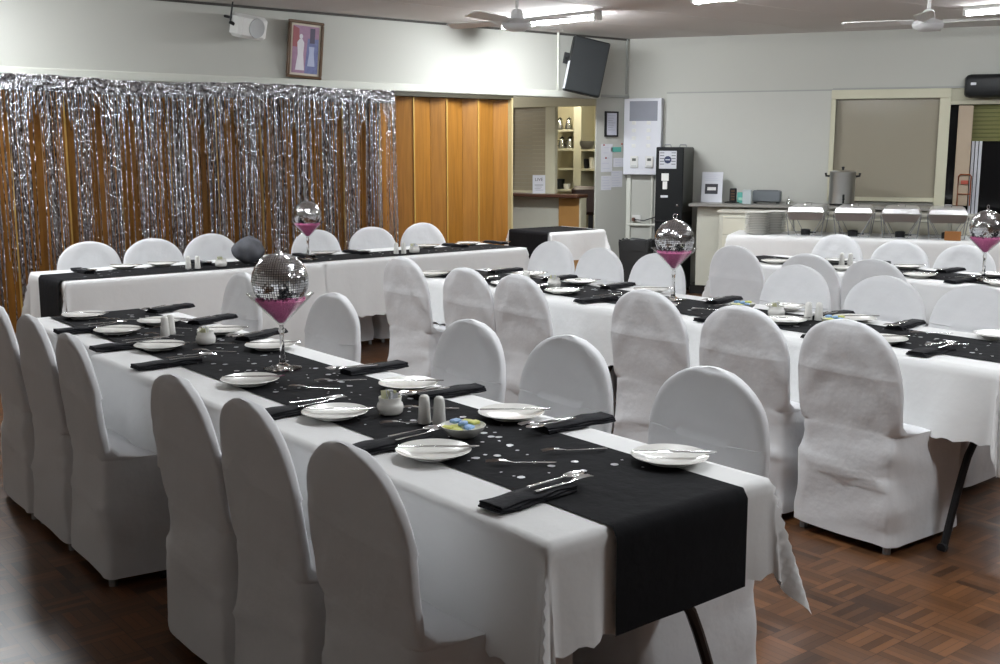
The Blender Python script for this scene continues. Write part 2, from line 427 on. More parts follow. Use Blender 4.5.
# two horizontal crease lines where the packed curtain was folded: they are kinks of the strips
tag(fc, 'silver metallic foil fringe curtain hung on the wall behind the head table', 'curtain')

# ------------------------------------------------------------------ chairs in white covers
def make_chair(seed, lean=0.0):
    rnd = random.Random(seed)
    NP = 72
    def ring(cx, hx, hy, z, n=5.0, wave=0.0, zf=None):
        pts = []
        for j in range(NP):
            t_ = 2*PI*j/NP; c_, s_ = math.cos(t_), math.sin(t_)
            x = math.copysign(abs(c_)**(2/n), c_); y = math.copysign(abs(s_)**(2/n), s_)
            r_ = 1.0+wave*(math.sin(t_*5+seed)+0.6*math.sin(t_*9+seed*2.1))
            pts.append((cx+hx*x*r_, hy*y*r_, z if zf is None else zf(y, z)))
        return pts
    R = []
    for i in range(19):
        z = 0.035+i*(0.425-0.035)/18; k = 1-i/18
        R.append(ring(-0.0175-0.002*k, 0.2445+0.012*k, 0.234+0.010*k, z, 11.0, 0.006*k+0.0015))
    R.append(ring(-0.0175, 0.2445, 0.235, 0.452, 10.0)); R.append(ring(-0.021, 0.241, 0.236, 0.470, 9.0))
    R.append(ring(-0.033, 0.229, 0.237, 0.477, 8.0))
    R.append(ring(-0.17, 0.092, 0.238, 0.479, 6.0))
    R.append(ring(-0.222, 0.040, 0.239, 0.492, 5))
    top = 0.925+rnd.uniform(-0.008, 0.008)
    base = 0.60
    zs = [0.52, 0.56, 0.60, 0.64, 0.68, 0.70, 0.7075, 0.7115, 0.73]
    zs += [0.73+(top-0.73)*math.sin(PI/2*k/10) for k in range(1, 11)]
    for z in zs:
        if z < 0.66: hy = 0.239+0.003*(z-.5)/.16
        else:
            q = (z-0.66)/(top-0.66); hy = 0.242*max(0.0, 1-q**2.6)**0.48
        hy = max(hy, 0.018)
        bk = 0.052*((z-0.47)/0.45)**1.1
        hx = 0.024 if z < 0.9 else 0.02
        if abs(z-0.712) < 0.004: hx += 0.004
        th = 1.0 if z < top-0.004 else 0.45
        R.append(ring(-0.262+0.024-bk, hx*th, hy, z, 4.0))
    m = MB(); m.loft(R, cap=True)
    # folds and wrinkles
    off = Vector((seed*3.7, seed*1.3, 0)); nv = []
    for (x, y, z) in m.v:
        p = Vector((x, y, z))
        a_ = 0.006 if z > 0.44 else 0.010
        q = Vector((x*3+off.x, y*6+off.y, z*7))
        dv = noise.noise_vector(q)*a_
        if z > 0.5:
            # pulled folds running down from the top corners and one horizontal pull
            dv.x += 0.0022*math.sin((abs(y)*1.2+z*0.9)*34+seed)*max(0, min(1, (z-0.5)/0.1))
            k_ = math.exp(-((z-0.706)/0.03)**2)
            dv.z -= 0.022*(0.06-y*y)/0.06*k_
            if z < 0.708: dv.x -= 0.0035*max(0, 1-(0.708-z)/0.12) if x < -0.24 else 0
        elif 0.06 < z < 0.43:
            dv.x += 0.005*math.sin(z*24+y*12+seed)-(0.010*math.exp(-((z-0.30-0.22*y*math.sin(seed*2.0+1))/0.016)**2) if x < -0.2 else 0); dv.y += 0.006*math.sin(z*26+x*14+seed)
        if z < 0.06: dv.z += 0.008*noise.noise(Vector((x*9+seed, y*9, 1)))
        nv.append((x+dv.x, y+dv.y, z+(dv.z*0.5)))
    m.v = nv
    ch = empty('banquet_chair')
    m.build('chair_cover', M_cover, ch, smooth=True, autosm=60)
    for sx in (-0.225, 0.19):
        for sy in (-0.195, 0.195):
            l = MB(); l.tube([(sx+(0.02 if sx > 0 else -0.012), sy*1.03, 0.0), (sx, sy, 0.30)], 0.0125, 8)
            l.tube([(sx+(0.02 if sx > 0 else -0.012), sy*1.03, 0.0), (sx+(0.02 if sx > 0 else -0.012), sy*1.03, 0.03)], 0.0165, 8)
            l.build('leg', M_grey, ch, smooth=True)
    tag(ch, 'chair', 'chair')
    return ch
PROTO = [make_chair(s_) for s_ in (1, 2, 3)]
GC = 'white covered chairs round the tables'
kk = 0
def chair(x, y, rz, label, z=0.0):
    global kk
    p_ = PROTO[kk % 3]; kk += 1
    place(p_, (x, y, z), rz+random.uniform(-0.04, 0.04), label, GC)
BK = 0.30
ORD = ['nearest the camera', 'second from the camera', 'third from the camera', 'fourth from the camera', 'fifth from the camera', 'farthest from the camera']
for i, y in enumerate([2.12, 2.62, 3.11, 4.07, 4.55, 5.03]):
    chair(1.262+BK, y, -0.03, "shaded white covered chair on the front table's left side, "+ORD[i])
for i, y in enumerate([2.19, 2.84, 3.42, 4.46, 5.42]):
    chair(2.63-BK, y, PI, "white covered chair on the front table's right side, "+(ORD[i] if i < 4 else ORD[5]))
for i, y in enumerate([2.465, 3.0, 3.57, 4.49, 4.97, 5.61]):
    chair(3.76+BK, y, 0, "white covered chair on the middle table's left side, "+ORD[i])
for i, y in enumerate([2.70, 3.22, 3.79, 4.85, 5.40, 5.88]):
    chair(5.27-BK, y, PI, "white covered chair on the middle table's right side, "+ORD[i])
for i, y in enumerate([3.76, 4.24, 4.83]):
    chair(5.98+BK, y, 0, "white chair with its back to us, before the buffet, "+(ORD[i] if i < 2 else ORD[5]))
for i, y in enumerate([3.93, 4.42, 4.97]):
    chair(7.40-BK, y, PI, "white chair facing us with the buffet behind it, "+(ORD[i] if i < 2 else ORD[5]))
ho = ['leftmost', 'second from the left', 'third from the left, beside the grey bundle', 'fourth from the left, behind the small mirror ball', 'fifth from the left', 'rightmost']
for i, x in enumerate([2.70, 3.18, 3.64, 4.57, 5.11, 5.64]):
    chair(x, 8.10-BK, -PI/2, "white covered chair behind the head table, "+ho[i])

# ------------------------------------------------------------------ tables
def make_table(hx, hy, mt=M_woodlt):
    """hx, hy half sizes, long side along y"""
    t_ = empty('trestle_table')
    m = MB(); m.box(-hx, hx, -hy, hy, 0.715, 0.742, bev=0.006); m.build('tabletop', mt, t_)
    for sy in (-1, 1):
        yy = sy*(hy-0.13)
        for sx in (-1, 1):
            pts = [(sx*(hx-0.12), yy, 0.715), (sx*(hx-0.13), yy, 0.42)]
            for k in range(1, 7):
                a_ = k/6; pts.append((sx*(hx-0.13+0.19*a_**0.75), yy-sy*0.0, 0.42*(1-a_)+0.012))
            l = MB(); l.tube(pts, 0.016, 8); l.tube([pts[-1], (pts[-1][0]+sx*0.02, yy, 0.012)], 0.02, 8)
            l.build('leg', M_darkm, t_, smooth=True)
        l = MB(); l.tube([(-(hx-0.12), yy, 0.55), ((hx-0.12), yy, 0.55)], 0.011, 8); l.build('crossbar', M_darkm, t_, smooth=True)
    return t_
def cloth(name, x0, x1, y0, y1, z, dl, dr, dn, df, m, seed=0, step=0.022, amp=0.10, scal=True, rad=0.012, flat=None, th=0.0, label='', cat='tablecloth', group=None, cen=None):
    """cloth lying on a rectangle and hanging down by dl/dr (low/high x) and dn/df (low/high y)"""
    def axis(lo, hi, d0, d1):
        L = []
        if d0 > 0: n = max(2, int(d0/step)); L += [(lo, -d0+d0*k/n) for k in range(n)]
        n = max(2, int((hi-lo)/ (step*1.0))); L += [(lo+(hi-lo)*k/n, 0) for k in range(n+1)]
        if d1 > 0: n = max(2, int(d1/step)); L += [(hi, d1*(k+1)/n) for k in range(n)]
        return L
    def drop(s, al, k0, dmax):
        """horizontal outward, vertical down for cloth length s past the edge"""
        q = min(s/rad, PI/2); out = rad*math.sin(q); dn_ = rad*(1-math.cos(q)) if s < rad*PI/2 else rad+(s-rad*PI/2)
        f_ = (0.5+0.5*math.sin(al*11+seed*2+1.5*math.sin(al*4.3+seed)))*amp+0.35*amp*(0.5+0.5*math.sin(al*29+seed*5))
        if flat and flat(al, k0): f_ *= 0.15
        out += f_*(dn_**1.25)*0.9
        return out, dn_*(1-0.02*f_)
    ax = axis(x0, x1, dl, dr); ay = axis(y0, y1, dn, df)
    vs = []; dmx = max(dl, dr, dn, df)
    for (X, sx) in ax:
        for (Y, sy) in ay:
            ex, ey = abs(sx), abs(sy)
            if ex == 0 and ey == 0:
                vs.append((X, Y, z+0.0009*noise.noise(Vector((X*5, Y*5, seed))))); continue
            # scalloped hem: shorten the last stretch
            if ex > 0 and ey > 0:
                ph = math.atan2(ey, ex); r_ = min(math.hypot(ex, ey), 1.22*dmx-0.014*abs(math.sin(ph*9)))
                bl = 0.13*math.sin(2*ph)**1.2
                q = min(r_/rad, PI/2); out = rad*math.sin(q); dn_ = rad*(1-math.cos(q)) if r_ < rad*PI/2 else rad+(r_-rad*PI/2)
                o1, _ = drop(r_, Y, 'x', dmx); o2, _ = drop(r_, X, 'y', dmx)
                o_ = o1*math.cos(ph)**2+o2*math.sin(ph)**2
                o_ += 0.15*(dn_)*(math.sin(2*ph)**1.5)+0.10*dn_*math.sin(ph*9+seed)*math.sin(2*ph)**2
                vs.append((X+math.copysign(o_*math.cos(ph), sx), Y+math.copysign(o_*math.sin(ph), sy), z-dn_*(1-0.02*math.sin(2*ph))))
            elif ex > 0:
                e = ex
                if scal and ex > 0.97*(dl if sx < 0 else dr): e = ex-0.016*abs(math.sin(Y*PI/0.085))
                o_, d_ = drop(e, Y, 'x', dmx); vs.append((X+math.copysign(o_, sx), Y, z-d_))
            else:
                e = ey
                if scal and ey > 0.97*(dn if sy < 0 else df): e = ey-0.016*abs(math.sin(X*PI/0.085))
                o_, d_ = drop(e, X, 'y', dmx); vs.append((X, Y+math.copysign(o_, sy), z-d_))
    vs = [(a, b, max(c_, 0.012)) for a, b, c_ in vs]
    ny = len(ay); fs = [(i*ny+j, (i+1)*ny+j, (i+1)*ny+j+1, i*ny+j+1) for i in range(len(ax)-1) for j in range(ny-1)]
    mb = MB(); mb.add(vs, fs); o = mb.build(name, m, smooth=True, autosm=80)
    tag(o, label, cat, group); return o

T = .75
# front table
tb1 = make_table(0.36, 0.98)
place(tb1, (1.878, 2.70, 0), 0, 'nearer trestle table of the long front table, under white cloth', 'trestle tables'); tag(tb1, cat='table')
place(tb1, (1.918, 4.70, 0), 0, 'farther trestle table of the long front table, under white cloth', 'trestle tables')
mid = lambda c0, h_: (lambda al, k0: k0 == 'y' and abs(al-c0) < h_)
cloth('tablecloth', 1.50, 2.26, 1.69, 4.52, T, .33, .27, .27, 0, M_cloth, 1, flat=mid(1.91, .27), label='white scalloped tablecloth over the near part of the front table', group='white tablecloths')
cloth('tablecloth', 1.553, 2.265, 4.44, 5.72, T-.0035, .27, .27, 0, .27, M_cloth, 2, flat=mid(1.91, .27), label='white tablecloth over the far end of the front table', group='white tablecloths')
cloth('table_runner', 1.68, 2.14, 1.676, 5.68, T+.003, 0, 0, .265, 0, M_black, 3, step=.03, amp=.02, scal=False, rad=.016, label='long black runner along the front table, hanging over its near end', cat='table runner', group='black table runners')
# middle table
place(tb1, (4.45, 3.0, 0), 0, 'nearer trestle table of the middle table, black bent leg showing', 'trestle tables')
place(tb1, (4.45, 5.08, 0), 0, 'farther trestle table of the middle table, under white cloth', 'trestle tables')
cloth('tablecloth', 4.07, 4.83, 2.0, 4.85, T, .31, .30, .35, 0, M_cloth, 4, amp=.22, flat=mid(4.45, .26), label='white scalloped tablecloth over the near part of the middle table', group='white tablecloths')
cloth('tablecloth', 4.08, 4.82, 4.80, 6.1, T-.0035, .275, .275, 0, .27, M_cloth, 5, flat=mid(4.45, .26), label='white tablecloth over the far end of the middle table', group='white tablecloths')
cloth('table_runner', 4.22, 4.68, 1.986, 6.05, T+.003, 0, 0, .28, 0, M_black, 6, step=.03, amp=.02, scal=False, rad=.016, label='black runner along the middle table under the mirror ball glass', cat='table runner', group='black table runners')
# table before the buffet
place(tb1, (6.86, 3.55, 0), 0, 'nearer trestle table of the table before the buffet', 'trestle tables')
place(tb1, (6.86, 4.62, 0.0), 0, 'farther trestle table of the table before the buffet', 'trestle tables') if False else None
cloth('tablecloth', 6.48, 7.24, 2.5, 5.42, T, .275, .275, .3, .275, M_cloth, 7, step=.03, flat=mid(6.86, .26), label='white tablecloth on the table before the buffet', group='white tablecloths')
cloth('table_runner', 6.63, 7.09, 2.5, 5.435, T+.003, 0, 0, 0, .25, M_black, 8, step=.03, amp=.02, scal=False, rad=.016, label='black runner along the table before the buffet', cat='table runner', group='black table runners')
# head table along the curtain
place(tb1, (3.25, 7.53, 0), PI/2, 'left trestle table of the head table before the foil curtain', 'trestle tables')
place(tb1, (5.13, 7.53, 0), PI/2, 'right trestle table of the head table before the folding door', 'trestle tables')
flh = lambda al, k0: k0 == 'x' and 7.15 < al < 7.65
cloth('tablecloth', 2.235, 4.20, 7.16, 7.90, T-.0035, .55, 0, .66, .27, M_cloth, 9, step=.03, amp=.07, scal=False, flat=flh, label='white tablecloth over the left half of the head table, nearly reaching the floor', group='white tablecloths')
cloth('tablecloth', 4.12, 6.08, 7.15, 7.90, T, 0, .45, .45, .27, M_cloth, 10, step=.03, amp=.08, flat=flh, label='white scalloped tablecloth over the right half of the head table', group='white tablecloths')
cloth('table_runner', 2.22, 6.06, 7.21, 7.63, T+.003, .50, 0, 0, 0, M_black, 11, step=.03, amp=.02, scal=False, rad=.016, label='black runner along the head table, hanging over its left end', cat='table runner', group='black table runners')
# small side table in the opening
st = make_table(0.33, 0.32); tag(st, cat='table'); place(st, (7.73, 8.60, 0), 0, 'small square table under black and white cloths in the servery opening', 'trestle tables')
cloth('tablecloth', 7.36, 8.10, 8.27, 8.93, T, .3, .3, .3, .2, M_cloth, 12, scal=False, amp=.10, label='white cloth draped over the small side table at the servery', group='white tablecloths')
cloth('table_topper', 7.343, 8.04, 8.285, 8.90, T+.004, .36, 0, 0, 0, M_black, 13, scal=False, amp=.08, rad=.016, label='black cloth on the small side table, hanging over its left side', cat='tablecloth')
# buffet table
BUF = 1.59
bt = make_table(0.36, 1.5); tag(bt, cat='table')
bx = B(3.0, 1.22); place(bt, (bx[0], bx[1], 0), RB-PI/2, 'long buffet table under a white cloth below the servery shutter', 'trestle tables')
bc = cloth('tablecloth', -0.37, 0.37, -1.57, 1.57, T, .62, .1, .55, .55, M_cloth, 14, step=.035, amp=.06, scal=False, label='plain white tablecloth on the buffet table with the chafing dishes', group='white tablecloths')
bc.location = (bx[0], bx[1], 0); bc.rotation_euler = (0, 0, RB+PI/2)

# ------------------------------------------------------------------ tableware
def make_plate(name='side_plate', r=0.105, label='white side plate', cat='plate', m=M_china):
    b = MB()
    b.lathe([(0.001, 0.004), (r*0.62, 0.004), (r*0.70, 0.007), (r*0.97, 0.017), (r, 0.019), (r*0.985, 0.0205), (r*0.69, 0.0105), (r*0.60, 0.0075), (0.001, 0.0075)], 36)
    b.lathe([(r*0.55, 0.0045), (r*0.55, 0.0), (r*0.60, 0.0), (r*0.62, 0.0045)], 36)
    o = b.build(name, m, smooth=True, autosm=50); tag(o, label, cat); return o
def blade_shape(outline, th=0.0016, zf=lambda x, y: 0.0, sub=False):
    """flat metal piece: list of (x, half width) sections"""
    b = MB(); R = []
    for x, wv in outline:
        z = zf(x, 0)
        R.append([(x, -wv, z+0.3*th), (x, -wv, z+0.7*th), (x, 0, z+th*1.3), (x, wv, z+0.7*th), (x, wv, z+0.3*th), (x, 0, z)])
    b.loft(R, cap=True); return b
def make_knife():
    b = blade_shape([(-.100, .004), (-.095, .0085), (-.04, .0065), (-.005, .0055), (0, .006), (.01, .009), (.08, .0105), (.11, .009), (.125, .002)], 0.004)
    o = b.build('butter_knife', M_steel, smooth=True); tag(o, 'steel knife', 'knife'); return o
def make_fork():
    zf = lambda x, y: 0.002+0.010*max(0, (x-0.02)/0.07)*max(0, 1-(x-0.02)/0.085)*2
    b = blade_shape([(-.095, .003), (-.09, .0065), (-.04, .0045), (.02, .003), (.035, .006), (.045, .0115), (.058, .012)], 0.0018, zf)
    for k in (-1.5, -.5, .5, 1.5):
        y = k*0.0062
        b.add([(x, y+s_*wv, zf(x, 0)+dz) for x, wv in ((.056, .0019), (.075, .0017), (.094, .0009)) for s_, dz in ((-1, .0004), (1, .0004), (0, .0022))],
              [(0, 1, 4, 3), (1, 2, 5, 4), (2, 0, 3, 5), (3, 4, 7, 6), (4, 5, 8, 7), (5, 3, 6, 8), (6, 7, 8)])
    o = b.build('fork', M_steel, smooth=True); tag(o, 'steel fork', 'fork'); return o
def make_spoon():
    zf = lambda x, y: 0.002+(0.004 if x < .03 else 0.004*abs((x-.07)/.04))
    b = blade_shape([(-.095, .003), (-.09, .0065), (-.04, .0045), (.02, .003), (.035, .0042)], 0.002, zf)
    R = []
    for k in range(5):
        q = k/4; rr = 1-q*0.98; dz = -0.0045*(1-rr**2)
        R.append([(.065+.034*rr*math.cos(2*PI*j/20), .0195*rr*math.sin(2*PI*j/20), .0075+dz) for j in range(20)])
    R2 = [[(x, y, z-0.0012) for x, y, z in r_] for r_ in reversed(R)]
    b.loft(R+R2[:-1]+[R2[-1]], cap=False); 
    o = b.build('spoon', M_steel, smooth=True); tag(o, 'steel spoon', 'spoon'); return o
def make_napkin(seed):
    b = MB(); L_, W_ = .13, .042
    for (lz, k) in ((0.0, 0.0), (0.006, 0.004), (0.0125, 0.007)):
        R = []
        for i in range(15):
            x = -L_+2*L_*i/14
            ww = W_-k+0.003*math.sin(i*0.9+seed+lz*300); zz = lz+0.0012*math.sin(i*1.1+seed*2+lz*100)+0.0012
            yo = k*0.5*math.sin(seed+lz*99)
            R.append([(x+(k if i == 0 else 0), yo-ww, zz), (x, yo-ww-.001, zz+.003), (x, yo-ww+.002, zz+.0058), (x, yo+0.3*ww, zz+.0066), (x, yo+ww-.002, zz+.0056), (x, yo+ww+.001, zz+.003), (x, yo+ww, zz)])
        b.loft(R, cap=True)
    o = b.build('folded_napkin', M_napkin, smooth=True, autosm=50); tag(o, 'black folded napkin', 'napkin'); return o
P_plate = make_plate(); P_knife = make_knife(); P_fork = make_fork(); P_spoon = make_spoon(); P_nap = [make_napkin(1), make_napkin(4)]
TOP = T+0.0005; RUN = T+0.0075
rr_ = random.Random(11)
def setting(px, py, nx_, ny_, side, where, tag4, full=True, kdir=-0.68, rot=0.0):
    """plate at (px,py); napkin at (nx_,ny_); side = direction from the napkin towards the runner (world angle)"""
    g = tag4
    j = lambda a=0.08: rr_.uniform(-a, a)
    place(P_plate, (px, py, RUN-0.0015), j(3), 'side plate, '+where, 'side plates '+g)
    place(P_knife, (px+.005, py+.005, RUN+0.0205), kdir+j(.10), 'butter knife, '+where, 'butter knives '+g)
    nr = side+j(.10)
    place(P_nap[rr_.randrange(2)], (nx_, ny_, TOP+.003), nr, 'black napkin, '+where, 'folded napkins '+g)
    ux, uy = math.cos(side), math.sin(side)
    tx, ty = nx_+ux*.10, ny_+uy*.10
    place(P_fork, (tx-uy*-.016, ty-ux*.016, RUN+0.017), side+j(.15)+.05, 'fork on napkin, '+where, 'forks '+g)
    place(P_spoon, (tx+uy*-.016, ty+ux*.016, RUN+0.0165), side+j(.15)-.05, 'spoon on napkin, '+where, 'spoons '+g)
    if full:
        qx, qy = px+ux*.14, py+(-.22 if ux > 0 else .24)
        place(P_fork, (qx+j(.01), qy+j(.01), RUN+.0005), kdir+PI+j(.2), 'loose fork, '+where, 'forks '+g)
O6 = ['nearest setting', 'second setting from near end', 'third setting from near end', 'third setting from far end', 'second setting from far end', 'farthest setting']
Lp = [(1.70, 2.39), (1.72, 2.95), (1.735, 3.57), (1.757, 4.45), (1.765, 4.96), (1.80, 5.52)]
Ln = [(1.66, 1.94), (1.66, 2.55), (1.645, 3.09), (1.64, 4.09), (1.65, 4.58), (1.67, 5.12)]
Rp = [(2.165, 1.945), (2.145, 2.593), (2.14, 3.158), (2.12, 4.16), (2.13, 4.66), (2.02, 5.10)]
Rn = [(2.235, 2.40), (2.19, 2.99), (2.22, 3.50), (2.24, 4.47), (2.26, 5.03), (2.25, 5.52)]
for i in range(6):
    setting(*Lp[i], *Ln[i], 0.0, "front table left side, "+O6[i], 'on the front table')
    setting(*Rp[i], *Rn[i], PI-(0.05 if i < 3 else -.35), "front table right side, "+O6[i], 'on the front table', kdir=-0.68)
# middle table
ly = [2.44, 2.96, 3.52, 4.42, 4.87, 5.52]; ry = [2.55, 3.10, 3.66, 4.55, 5.14, 5.72]
mp_l = [(4.27, 2.62), (4.38, 3.22), (4.27, 3.95), (4.29, 4.72), (4.27, 5.2), (4.23, 5.93)]
for i in range(6):
    nyv = [2.36, 2.86, 3.5, 4.35, 4.95, 5.45][i]
    setting(*mp_l[i], 4.21, nyv, 0.0, "middle table left side, "+O6[i], 'on the middle table', full=i < 3)
rp = [(4.765, 2.36), (4.69, 3.04), (4.76, 3.50), (4.72, 4.42), (4.68, 4.98), (4.70, 5.50)]
for i in range(6):
    nyv = [2.80, 3.20, 3.90, 4.72, 5.25, 5.80][i]
    setting(*rp[i], 4.75, nyv, PI+.1, "middle table right side, "+O6[i], 'on the middle table', full=i < 3)
for i, y in enumerate([3.30, 3.85, 4.40, 5.0]):
    setting(6.66, y, 6.62, y-.3, 0.0, "left side of table before buffet, "+['nearest setting', 'second nearest setting', 'second farthest setting', 'farthest setting'][i], 'on the table before the buffet', full=False)
for i, y in enumerate([3.55, 4.18, 4.75]):
    setting(7.08, y, 7.14, y-.28, PI, "right side of table before buffet, "+['nearest setting', 'middle setting', 'farthest setting'][i], 'on the table before the buffet', full=False)
for i, x in enumerate([2.80, 3.07, 3.93, 4.40, 5.40, 5.85]):
    setting(x, 7.66, x+.27 if i != 0 else 2.50, 7.62, -PI/2, "head table, "+['leftmost setting', 'second setting from the left', 'third setting from the left', 'third setting from the right', 'second setting from the right', 'rightmost setting'][i], 'on the head table', full=False)

# condiments
def make_shaker():
    b = MB(); b.lathe([(0.001, 0), (.020, 0), (.021, .003), (.0185, .03), (.0165, .062), (.0155, .072), (.010, .078), (.001, .080)], 20)
    o = b.build('salt_shaker', M_china, smooth=True, autosm=60); tag(o, 'white shaker', 'shaker'); return o
def make_pot():
    r = empty('sugar_pot')
    b = MB(); b.lathe([(0.001, 0), (.034, 0), (.040, .006), (.0425, .024), (.040, .034), (.035, .040), (.037, .054), (.0345, .054), (.0325, .040), (.036, .032), (.038, .02), (.001, .010)], 28)
    b.build('pot', M_china, r, smooth=True, autosm=50)
    rn = random.Random(5)
    b = MB()
    for k in range(14):
        b.use(M_paper if k % 3 else mat('sachet_cream', (.62, .62, .40), .6))
        a_ = rn.uniform(0, 6.28); q = rn.uniform(0, .023); M = Matrix.Translation((q*math.cos(a_), q*math.sin(a_), .045)) @ Matrix.Rotation(rn.uniform(0, 3), 4, 'Z') @ Matrix.Rotation(rn.uniform(-.25, .25), 4, 'X')
        b.box(-.011, .011, -.0012, .0012, -.02, .022+rn.uniform(0, .01), M)
    o = b.build('sugar_sachets', None, r); o['kind'] = 'stuff'; o['label'] = 'white and yellow paper sachets'
    tag(r, 'sugar pot', 'sugar pot'); return r
def make_dish():
    r = empty('butter_dish')
    b = MB(); b.lathe([(0.001, 0), (.030, 0), (.036, .006), (.052, .026), (.055, .034), (.053, .034), (.048, .024), (.030, .009), (.001, .008)], 28)
    b.build('bowl', M_china, r, smooth=True, autosm=50)
    rn = random.Random(9)
    for k, (x, y) in enumerate([(-.026, -.012), (.0, -.024), (.026, -.010), (-.014, .012), (.012, .010), (.0, .030), (-.032, .020), (.030, .022), (0, 0)]):
        M = Matrix.Translation((x, y, .022+.006*(k % 3)+.004)) @ Matrix.Rotation(rn.uniform(0, 3), 4, 'Z') @ Matrix.Rotation(rn.uniform(-.2, .2), 4, 'X')
        b = MB(); b.box(-.013, .013, -.010, .010, -.005, .006, M, bev=.003)
        o = b.build('butter_portion', M_yellow if k in (0, 3, 6, 7, 2) else M_blue, r, smooth=True); o['label'] = 'yellow foil packet' if k in (0, 3, 6, 7, 2) else 'blue foil packet'
    tag(r, 'butter dish', 'dish'); return r
P_shk = make_shaker(); P_pot = make_pot(); P_dish = make_dish(); P_shk.scale = (1, 1, 1.12); P_dish.scale = (1.22, 1.22, 1)
def shk(x, y, l): place(P_shk, (x, y, RUN), 0, l, 'white salt and pepper shakers')
def pot(x, y, l): place(P_pot, (x, y, RUN), rr_.uniform(0, 6), l, 'sugar pots')
def dish(x, y, l): place(P_dish, (x, y, RUN), 0, l, 'butter dishes')
shk(1.888, 2.70, 'left white shaker of the pair beside the butter dish on the front table'); shk(1.912, 2.655, 'right white shaker of the pair beside the butter dish on the front table')
pot(1.875, 2.87, 'white sugar pot full of sachets, near part of the front table'); dish(1.885, 2.50, 'white bowl of yellow and blue butter packets on the front table')
shk(1.90, 4.74, 'white shaker at the far part of the front table, left one'); shk(1.94, 4.77, 'white shaker at the far part of the front table, right one')
pot(1.955, 4.43, 'white sugar pot at the far part of the front table')
shk(4.36, 5.12, 'white shaker at the far part of the middle table, left one'); shk(4.39, 5.17, 'white shaker at the far part of the middle table, right one'); pot(4.43, 4.95, 'white sugar pot at the far part of the middle table')
shk(4.54, 3.20, 'white shaker on the middle table behind the nearest left chair, left one'); shk(4.57, 3.16, 'white shaker on the middle table behind the nearest left chair, right one'); pot(4.50, 3.36, 'white sugar pot at the near part of the middle table')
dish(4.56, 3.62, 'bowl of butter packets on the middle table near the glass'); dish(4.50, 3.02, 'bowl of butter packets at the near end of the middle table')
shk(3.13, 7.33, 'left white shaker at the left part of the head table'); shk(3.185, 7.30, 'right white shaker at the left part of the head table'); pot(3.37, 7.32, 'white sugar pot beside the grey bundle on the head table')
shk(4.87, 7.33, 'left white shaker at the right part of the head table'); shk(4.935, 7.32, 'right white shaker at the right part of the head table'); pot(5.04, 7.32, 'white sugar pot at the right part of the head table')
shk(6.90, 4.60, 'left white shaker on the table before the buffet'); shk(6.93, 4.55, 'right white shaker on the table before the buffet')

# confetti
def confetti(x0, x1, y0, y1, n, label, ax='y'):
    b = MB(); rn = random.Random(n)
    for k in range(n):
        x = rn.uniform(x0, x1); y = rn.uniform(y0, y1); r = rn.choice([.004, .006, .011])
        b.add([(x+r*math.cos(2*PI*j/10), y+r*math.sin(2*PI*j/10), RUN-.003+.0012*(j % 2)*0+rn.uniform(0.0, .0008)) for j in range(10)], [tuple(range(10))])
    o = b.build('table_confetti', mat('confetti_silver', (.42, .42, .44), .35, .4)); tag(o, label, 'confetti', kind='stuff'); return o
confetti(1.74, 2.08, 1.9, 5.5, 170, 'silver paper dots scattered on the black runner of the front table')
confetti(4.28, 4.62, 2.1, 5.9, 150, 'silver paper dots scattered on the black runner of the middle table')
confetti(6.7, 7.02, 2.8, 5.3, 90, 'silver paper dots scattered on the black runner before the buffet')
confetti(2.4, 5.9, 7.27, 7.55, 90, 'silver paper dots scattered on the black runner of the head table')

# centrepieces: big cocktail glass, pink beads, mirror ball
def make_glass():
    r = empty('cocktail_glass')
    b = MB()
    b.lathe([(0.0005, .0), (.068, .0), (.0725, .0012), (.071, .003), (.036, .007), (.015, .018), (.010, .035), (.0125, .046), (.009, .058), (.0085, .10), (.0085, .135), (.013, .146), (.009, .158), (.0095, .166), (0.0005, .167)], 36)
    b.build('foot_and_stem', M_glass, r, smooth=True, autosm=80)
    b = MB()
    b.lathe([(0.0005, .1672), (.012, .170), (.122, .283), (.127, .288), (.1235, .288), (.1185, .2835), (.010, .174), (0.0005, .172)], 48)
    b.build('bowl', M_thin, r, smooth=True, autosm=80)
    tag(r, 'glass', 'cocktail glass'); return r
def make_beads():
    b = MB(); rn = random.Random(2); R = []
    n = 40
    for (q, z) in ((.0015, .1755), (.011, .1775), (.034, .202), (.058, .2265), (.082, .2505), (.094, .2635), (.093, .2675), (.0865, .2675), (.071, .2515), (.04, .233), (.001, .2255)):
        R.append([(q*math.cos(2*PI*j/n), q*math.sin(2*PI*j/n), z+(rn.uniform(-.0015, .0015) if z > .268 else 0)) for j in range(n)])
    b.loft(R, cap=False)
    for k in range(60):
        a_ = rn.uniform(0, 6.28); q = rn.uniform(.087, .091); b.lathe([(.0003, -.005), (.004, -.003), (.005, 0), (.004, .003), (.0003, .005)], 6, Matrix.Translation((q*math.cos(a_), q*math.sin(a_), .269)))
    o = b.build('pink_beads', M_pink, smooth=True, autosm=50); tag(o, 'pink beads', 'beads', kind='stuff'); return o
M_tile = None
def tile_mat():
    m, N, L, b = nodes_of('mirror_tile')
    b.inputs['Base Color'].default_value = (0.82, 0.83, 0.85, 1); b.inputs['Metallic'].default_value = 1; b.inputs['Roughness'].default_value = 0.14
    return m
M_tile = tile_mat()
